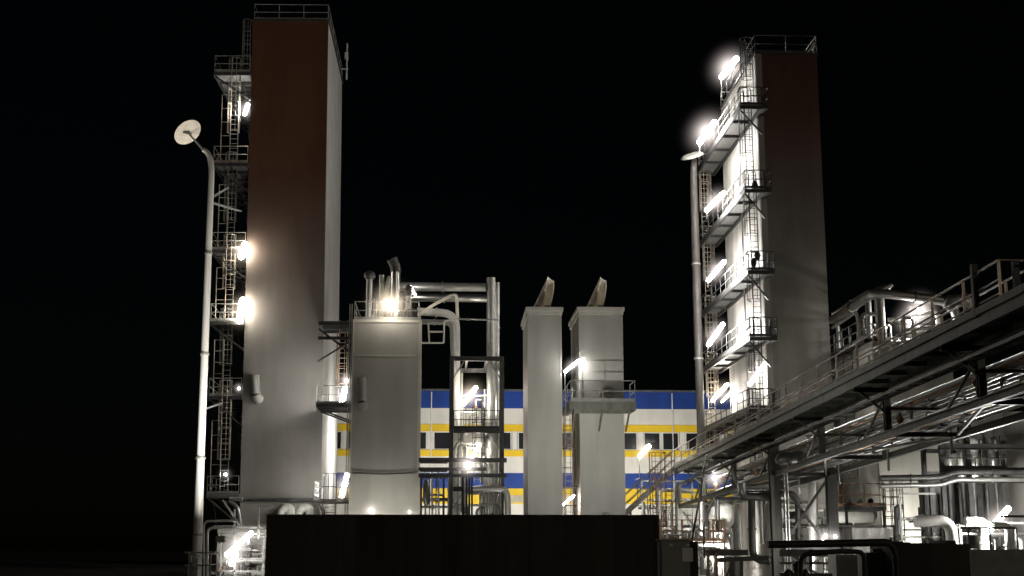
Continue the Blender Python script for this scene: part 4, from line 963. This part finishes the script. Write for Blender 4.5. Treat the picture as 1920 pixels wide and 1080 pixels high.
m = MB(); m.box(f0, f0 + .1, CY - .03, CY + .12, 0, fz); m.box(f1 - .1, f1, CY - .03, CY + .12, 0, fz); m.box(f0 + .1, f1 - .1, CY - .03, CY + .1, fz - .08, fz); m.box(f0 + .1, f1 - .1, CY - .03, CY + .1, .02, .15); m.build('frame', M['tarp'], ct)
m = MB(); m.box(f0 + .01, f1 - .01, CY + .12, CY + 2.4, .02, fz - .02); m.build('body', M['tarp'], ct)
for px in (1133, 1139):
    m = MB(); c = W(px, 966, CY + .5); m.sweep([c + Vector((-.05, 0, -.02)), c + Vector((-.04, 0, .05)), c + Vector((0, 0, .08)), c + Vector((.04, 0, .05)), c + Vector((.05, 0, -.02))], .014, 6); m.build('lifting_lug', M['galv'], ct)
m = MB()
for i, x_ in enumerate((499, 560, 620, 640)): pass
# cabinet (its printed square code is left out: a plain pale sheet stays)
cb = thing('control_cabinet', 'grey electrical cabinet with a pale square sticker', 'cabinet', (X(1265, 1060, 26), 26, 0))
a0, a1, ah = X(1238, 1040, 26), X(1293, 1040, 26), Z(1265, 1014, 26)
m = MB(); m.box(a0, a1, 26, 26.35, .15, ah); cbb = m.build('body', M['cabinet'], cb)
m = MB(); m.box(a0 + .02, a1 - .02, 25.97, 25.998, .2, ah - .03); m.build('door', M['cabinet'], cb)
m = MB(); m.box(a0 - .02, a1 + .05, 25.95, 26.42, ah + .002, ah + .03); m.build('roof', M['cabinet'], cb)
m = MB(); m.box(a1 + .005, a1 + .17, 26.05, 26.3, .3, ah - .02); m.build('cable_box', M['black'], cb)
m = MB(); m.box(X(1279, 1040, 25.96), X(1302, 1040, 25.96) - .03, 25.955, 25.966, Z(1290, 1053, 25.96), Z(1290, 1027, 25.96)); m.build('sticker', M['paper'], cb)
m = MB()
for px in (1258, 1296 - 6): m.box(X(px - 3, 1021, 25.96), X(px + 3, 1021, 25.96), 25.956, 25.967, Z(px, 1024, 25.96), Z(px, 1020, 25.96))
m.build('name_plate', M['paper'], cb)
m = MB()
for x_ in (a0 + .05, a1 - .05): m.box(x_ - .03, x_ + .03, 26.05, 26.3, 0, .15)
m.build('foot', M['dark'], cb)
pts = [W(*p) for p in ((1297, 1016, 26.2), (1305, 970, 27), (1314, 920, 29), (1320, 875, 31), (1325, 853, 33))]
def smooth_path(P, n=8):
    out = []
    for i in range(len(P) - 1):
        p0 = P[max(i - 1, 0)]; p1 = P[i]; p2 = P[i + 1]; p3 = P[min(i + 2, len(P) - 1)]
        for k in range(n):
            t = k / n; out.append(.5 * ((2 * p1) + (p2 - p0) * t + (2 * p0 - 5 * p1 + 4 * p2 - p3) * t * t + (3 * p1 - p0 - 3 * p2 + p3) * t ** 3))
    return out + [P[-1]]
m = MB(); m.sweep(smooth_path(pts), .022, 6); solo('power_cable', m, M['black'], 'black cable rising from the top of the grey cabinet', 'cable')
pts = [W(*p) for p in ((1321, 1045, 26.5), (1320, 990, 28), (1327, 965, 30), (1339, 935, 33))]
m = MB(); m.sweep(smooth_path(pts), .02, 6); solo('power_cable', m, M['black'], 'shorter black cable climbing right of the grey cabinet', 'cable')

dk = thing('dark_container', 'low black container with a ragged top edge in the lower right', 'container', (X(1750, 1060, 42), 43, 0))
q0, q1 = X(1676, 1040, 42), X(1818, 1040, 42); qz = Z(1750, 1020, 42)
m = MB(); m.box(q0, q1, 42, 44.4, 0, qz); m.build('body', M['tarp'], dk)
m = MB()
x_ = q0
while x_ < q1 - .3:
    w_ = random.uniform(.25, .6); m.box(x_, min(x_ + w_, q1), 42.1 + random.uniform(0, .4), 43.5, qz + .002, qz + random.uniform(.02, .12)); x_ += w_ + .02
m.build('load', M['tarp'], dk)
m = MB(); m.box(X(1820, 1050, 44), X(1960, 1050, 44), 44, 46.5, 0, Z(1870, 1030, 44)); solo('dark_container', m, M['cabinet'], 'dark grey container at the lower right corner of the picture', 'container')
m = MB(); c = W(1650, 1090, 43); m.box(X(1625, 1050, 43), X(1674, 1050, 43), 43, 44, 0, Z(1650, 1036, 43)); m.box(X(1640, 1030, 43), X(1655, 1030, 43), 43.2, 43.5, Z(1650, 1035.5, 43), Z(1650, 1029, 43))
m.box(X(1625, 1050, 43), X(1674, 1050, 43), 42.97, 42.995, Z(1650, 1062, 43), Z(1650, 1059, 43))
solo('water_tank', m, M['grime'], 'square greenish water tank with a small cap beside the black container', 'tank')
m = MB(); m.box(X(1568, 1060, 46), X(1618, 1060, 46), 46, 47, 0, Z(1600, 1040, 46)); m.box(X(1568, 1060, 46), X(1618, 1060, 46), 45.97, 45.995, Z(1600, 1062, 46), Z(1600, 1060, 46)); solo('water_tank', m, M['grime'], 'square greenish water tank framed by the dark pipe loop', 'tank')
pipe_thing([(1440, 1021, 41.5), (1668, 1017, 41.5), (1680, 1035, 41.5), (1684, 1110, 41.5)], 7, 'dark', 'thick black pipe crossing the lower right and turning down at the containers', .35, fl=False)
pipe_thing([(1500, 1110, 41), (1502, 1040, 41), (1560, 1034, 41), (1620, 1034, 41), (1622, 1110, 41)], 4.5, 'dark', 'thin black pipe looped under the thick black one', .25, fl=False)
m = MB(); c = W(1488, 1062, 42)
for p_ in ((1478, 1075), (1495, 1060), (1510, 1075)): m.sweep([W(p_[0], p_[1] + 14, 42), W(p_[0], p_[1], 42), W(p_[0] + 1, p_[1] - 8, 42)], [.1, .16, .05], 10)
m.tube(W(1462, 1078, 42), W(1560, 1079, 42), .07)
solo('valve_set', m, M['darkpipe'], 'cluster of three dark valves at the lower edge near the bridge foot', 'valve')

# ================================================================= LAMPS
exec_lamps = True
S0 = 150
tube_lamp(1367, 127, 83, 'topmost slanted tube lamp on the lit tower', 1.7, 52, S0 * 2.3, r=.17, gs=1.15, post=(1352, 182, 83))
tube_lamp(1326, 248, 80, 'slanted tube lamp just above the dull mast', 1.7, 52, S0 * 2.3, r=.17, gs=1.15, post=(1311, 290, 80))
tube_lamp(1341, 378, 80, 'slanted tube lamp level with the second platform of the lit tower', 1.6, 50, S0 * 2.2, r=.13, post=(1325, 410, 80))
tube_lamp(1343, 508, 80, 'slanted tube lamp level with the middle platform of the lit tower', 1.6, 52, S0 * 2.2, r=.12, post=(1327, 540, 80))
tube_lamp(1342, 627, 80, 'slanted tube lamp just above the fourth platform of the lit tower', 1.6, 52, S0 * 2.2, r=.12, post=(1327, 660, 80))
tube_lamp(1420, 701, 75.2, 'slanted tube lamp nearest the front corner of the lit tower', 1.5, 52, S0 * .8, r=.10, post=(1402, 745, 75.2))
tube_lamp(1350, 736, 86.5, 'lowest slanted tube lamp at the back of the lit tower', 1.5, 50, S0, 'warm', r=.11, post=(1333, 760, 86.5))
tube_lamp(1362, 745, 84, 'small lamp tucked beside the lowest lamp of the lit tower', .8, 50, S0 * .8, r=.07)
tube_lamp(1073, 686, 71.8, 'slanted tube lamp on a post over the column balcony', 1.0, 42, S0 * .8, r=.075, post=(1062, 752, 71.8))
tube_lamp(1066, 938, 73, 'slanted tube lamp low between the two horned columns', .75, 45, S0 * .7, 'warm', r=.06)
tube_lamp(881, 742, 83, 'slanted tube lamp in the upper bay of the pipe stand', 1.3, 56, S0 * .8, 'warm', r=.12, gs=1.2, post=(868, 800, 83))
tube_lamp(890, 850, 83, 'slanted tube lamp in the lower bay of the pipe stand', 1.1, 56, S0 * .8, 'warm', r=.11, gs=1.2)
flood_lamp(877, 871, 79, 'round lamp hung on the dark gantry beams', .2, S0 * .8)
flood_lamp(731, 571, 79.2, 'round lamp standing among the vents on the cold box roof', .3, S0 * .8, 'warm')
tube_lamp(774, 545, 82.2, 'short lamp at the domed vent on the cold box roof', .7, 125, S0 * .5, r=.05)
tube_lamp(456, 470, 84.55, 'lamp at the corner of the tallest tower, third platform from the top', .9, 75, S0 * .5, 'warm', r=.2, gs=.75, gk=.8)
tube_lamp(452, 582, 84.55, 'lamp at the corner of the tallest tower, fourth platform from the top', 1.4, 78, S0 * .45, 'warm', r=.2, gs=.75, gk=.8)
tube_lamp(462, 205, 85.3, 'small high lamp at the corner of the tallest tower', .7, 80, S0 * 2.5, r=.11)
flood_lamp(448, 728, 86, 'tiny lamp under the fourth gap of platforms on the tallest tower', .1, S0 * .6)
flood_lamp(423, 890, 84.8, 'dim lamp on the lowest side platform of the tallest tower', .12, S0 * 1.2, gk=.3)
flood_lamp(650, 714, 82.5, 'round lamp above the railed link platform', .15, S0 * 2)
tube_lamp(644, 741, 82.6, 'upright lamp lighting the railed link platform', .9, 80, S0 * 3.5, r=.13)
tube_lamp(646, 911, 82.6, 'upright lamp at the ground landing by the tallest tower', 1.4, 76, S0 * 2, r=.13)
flood_lamp(696, 958, 58, 'low floodlight peeping over the container in front of the cold box', .13, S0 * 1.5)
flood_lamp(768, 960, 60, 'smaller floodlight peeping over the container beside the brighter one', .07, S0 * .7)
tube_lamp(448, 1020, 72.3, 'big slanted tube lamp in front of the pump cabin', 1.7, 40, S0 * .4, r=.12, post=(425, 1060, 72.3))
tube_lamp(438, 1048, 72, 'short lamp below the big slanted one at the pump cabin', .6, 70, S0 * .3, r=.12)
tube_lamp(1208, 846, 84, 'slanted tube lamp in front of the striped building windows', .9, 48, S0 * .6, 'warm', r=.13, gs=.8, post=(1191, 900, 84))
flood_lamp(1340, 896, 74, 'round lamp under the deck of the pipe bridge', .17, S0 * 1.6)
flood_lamp(1548, 1005, 58, 'left one of three round lamps at the foot of the braced bay', .11, S0 * 4)
flood_lamp(1566, 1006, 59, 'right one of three round lamps at the foot of the braced bay', .09, S0 * 4)
flood_lamp(1543, 1012, 59.5, 'faintest of three round lamps at the foot of the braced bay', .07, S0 * 4)
flood_lamp(1724, 583, 72.5, 'upper of two lamps on the far cold box roof', .24, S0 * 1.8)
flood_lamp(1708, 604, 72, 'lower of two lamps on the far cold box roof', .22, S0 * 1.8)
tube_lamp(1871, 976, 55.5, 'slanted tube lamp over the white ducts', 1.4, 45, S0 * 4, r=.11, post=(1850, 1010, 55.5))

flood_lamp(1822, 884, 59.75, 'added unseen lamp behind the rack girder, brightening the white vessels', .1, S0 * 6, gk=.3)  # no lamp known here; added to brighten the vessels
# unseen floodlights: some stand behind the container, those labelled added only brighten surfaces
def unseen_flood(x, y, z, label, aim, power, size=.5, col=(1, .97, .90), spread=110):
    t = thing('unseen_floodlight', label, 'lamp', (x, y, 0), 'yard floodlights behind the container')
    m = MB(); m.beam((x, y, 0), (x, y, z - .2), .08); m.box(x - .2, x + .2, y - .2, y + .2, 0, .05); m.build('post', M['galv'], t)
    m = MB(); m.box(x - .3, x + .3, y - .16, y - .02, z - .18, z + .22); m.build('housing', M['dark'], t)
    ld = bpy.data.lights.new('floodlight_beam', 'AREA'); ld.energy = power; ld.size = size; ld.color = col; ld.spread = math.radians(spread)
    lo = bpy.data.objects.new('floodlight_beam', ld); C.objects.link(lo); lo.parent = t
    lo.location = (0, .0, z); d = Vector(aim) - Vector((x, y, z)); lo.rotation_euler = d.to_track_quat('-Z', 'Y').to_euler()
unseen_flood(X(545, 965, 72), 72, 1.2, 'yard floodlight aimed at the tallest tower', (X(530, 900, 85), 85, 4), 14)
unseen_flood(X(735, 965, 73), 73, 1.0, 'yard floodlight aimed at the grey cold box', (X(720, 950, 80), 80, 2), 40)
unseen_flood(X(720, 965, 75.6), 75.6, .6, 'added unseen floodlight close against the cold box', (X(720, 950, 80), 80, 3), 130, .3)
unseen_flood(X(530, 965, 81), 81, .6, 'added unseen floodlight close against the tallest tower', (X(530, 950, 85), 85, 2), 110, .3)
unseen_flood(K0 + 1.4, 91.5, 8.5, 'tall added unseen floodlight behind the grey cold box, facing the tower side', (A1, 91.5, 9.0), 900, .5, spread=140)
unseen_flood(X(962, 900, 79), 79, 1.5, 'added unseen floodlight between the pipe stand and the narrower column', (s1a, 74.5, 9), 260, .3)
unseen_flood(X(1095, 965, 56), 56, 1.2, 'yard floodlight aimed at the horned columns', (X(1090, 900, 72), 72, 9), 340, spread=60)
unseen_flood(X(1225, 980, 45), 45, 1.2, 'added unseen floodlight aimed at the pipe bridge', (X(1600, 760, 50), 50, 6), 85)
unseen_flood(X(820, 965, 104), 104, 2.0, 'yard floodlight aimed at the left end of the striped building', (X(850, 800, 125), 125, 8), 2200, .6)
unseen_flood(X(1190, 965, 104), 104, 2.0, 'yard floodlight aimed at the right end of the striped building', (X(1220, 800, 125), 125, 8), 2200, .6)
unseen_flood(X(1480, 1060, 82), 82, 2.0, 'added unseen floodlight aimed at the compressor house', (X(1470, 980, 92), 92, 3), 7500, .6)
unseen_flood(X(1340, 1060, 76), 76, 1.6, 'added unseen floodlight aimed at the small bright shed', (X(1335, 1040, 88), 88, 1), 1600, .5)
unseen_flood(X(1712, 1060, 66), 66, 1.0, 'added unseen floodlight aimed at the far cold box', (X(1715, 990, 70), 70, 2.5), 520, .4)
unseen_flood(X(1590, 1060, 80), 76, 1.6, 'added unseen floodlight aimed at the low cream block', (X(1610, 940, 84), 84, 5), 2400, .5)
unseen_flood(X(540, 1000, 56), 56, 1.0, 'added unseen floodlight aimed sideways at the tall pale mast', (mxb, 62, 9), 900, .4, spread=60)
unseen_flood(X(1500, 1075, 64), 64, 1.2, 'added unseen floodlight under the pipe bridge', (X(1500, 950, 74), 74, 6), 260, .4)
def mirror_projector(th, x, y, z, tgt, power, label=None):
    m = MB(); m.box(x - .18, x + .18, y - .18, y + .18, z - .3, z - .02); m.build('projector', M['galv'], th)
    ld = bpy.data.lights.new('projector_beam', 'SPOT'); ld.energy = power; ld.spot_size = math.radians(9); ld.spot_blend = .6; ld.shadow_soft_size = .1; ld.color = (1, .9, .76)
    lo = bpy.data.objects.new('projector_beam', ld); C.objects.link(lo); lo.parent = th; lo.location = Vector((x, y, z)) - th.location
    lo.rotation_euler = (tgt - Vector((x, y, z))).to_track_quat('-Z', 'Y').to_euler()
mirror_projector(ma, mxb + 1.3, 60.4, 2.3, W(364, 262, 61.6), 9000)
mirror_projector(mb_, qb - 1.1, 82.2, 2.3, W(1301, 330, 83.8), 500)

# ================================================================= SKY AND ADDED DIM FILL SUN
w = bpy.data.worlds.new('World'); SC.world = w; w.use_nodes = True
nt = w.node_tree; bg = nt.nodes['Background']
sky = nt.nodes.new('ShaderNodeTexSky'); sky.sky_type = 'NISHITA'; sky.sun_disc = False
EL, AZ = math.radians(12), math.radians(150)
sky.sun_elevation = EL; sky.sun_rotation = AZ
nt.links.new(sky.outputs['Color'], bg.inputs['Color']); bg.inputs['Strength'].default_value = .00022
sl = bpy.data.lights.new('low_light', 'SUN'); sl.energy = .12; sl.angle = math.radians(4); sl.color = (1, .86, .66)
so = bpy.data.objects.new('low_light', sl); C.objects.link(so)
dirv = Vector((math.sin(AZ) * math.cos(EL), math.cos(AZ) * math.cos(EL), math.sin(EL)))
so.rotation_euler = (-dirv).to_track_quat('-Z', 'Y').to_euler()

SC.view_settings.view_transform = 'Standard'; SC.view_settings.look = 'None'; SC.view_settings.exposure = 0
SC.cycles.volume_step_rate = .4; SC.cycles.use_denoising = True; SC.cycles.max_bounces = 4; SC.cycles.sample_clamp_indirect = 3
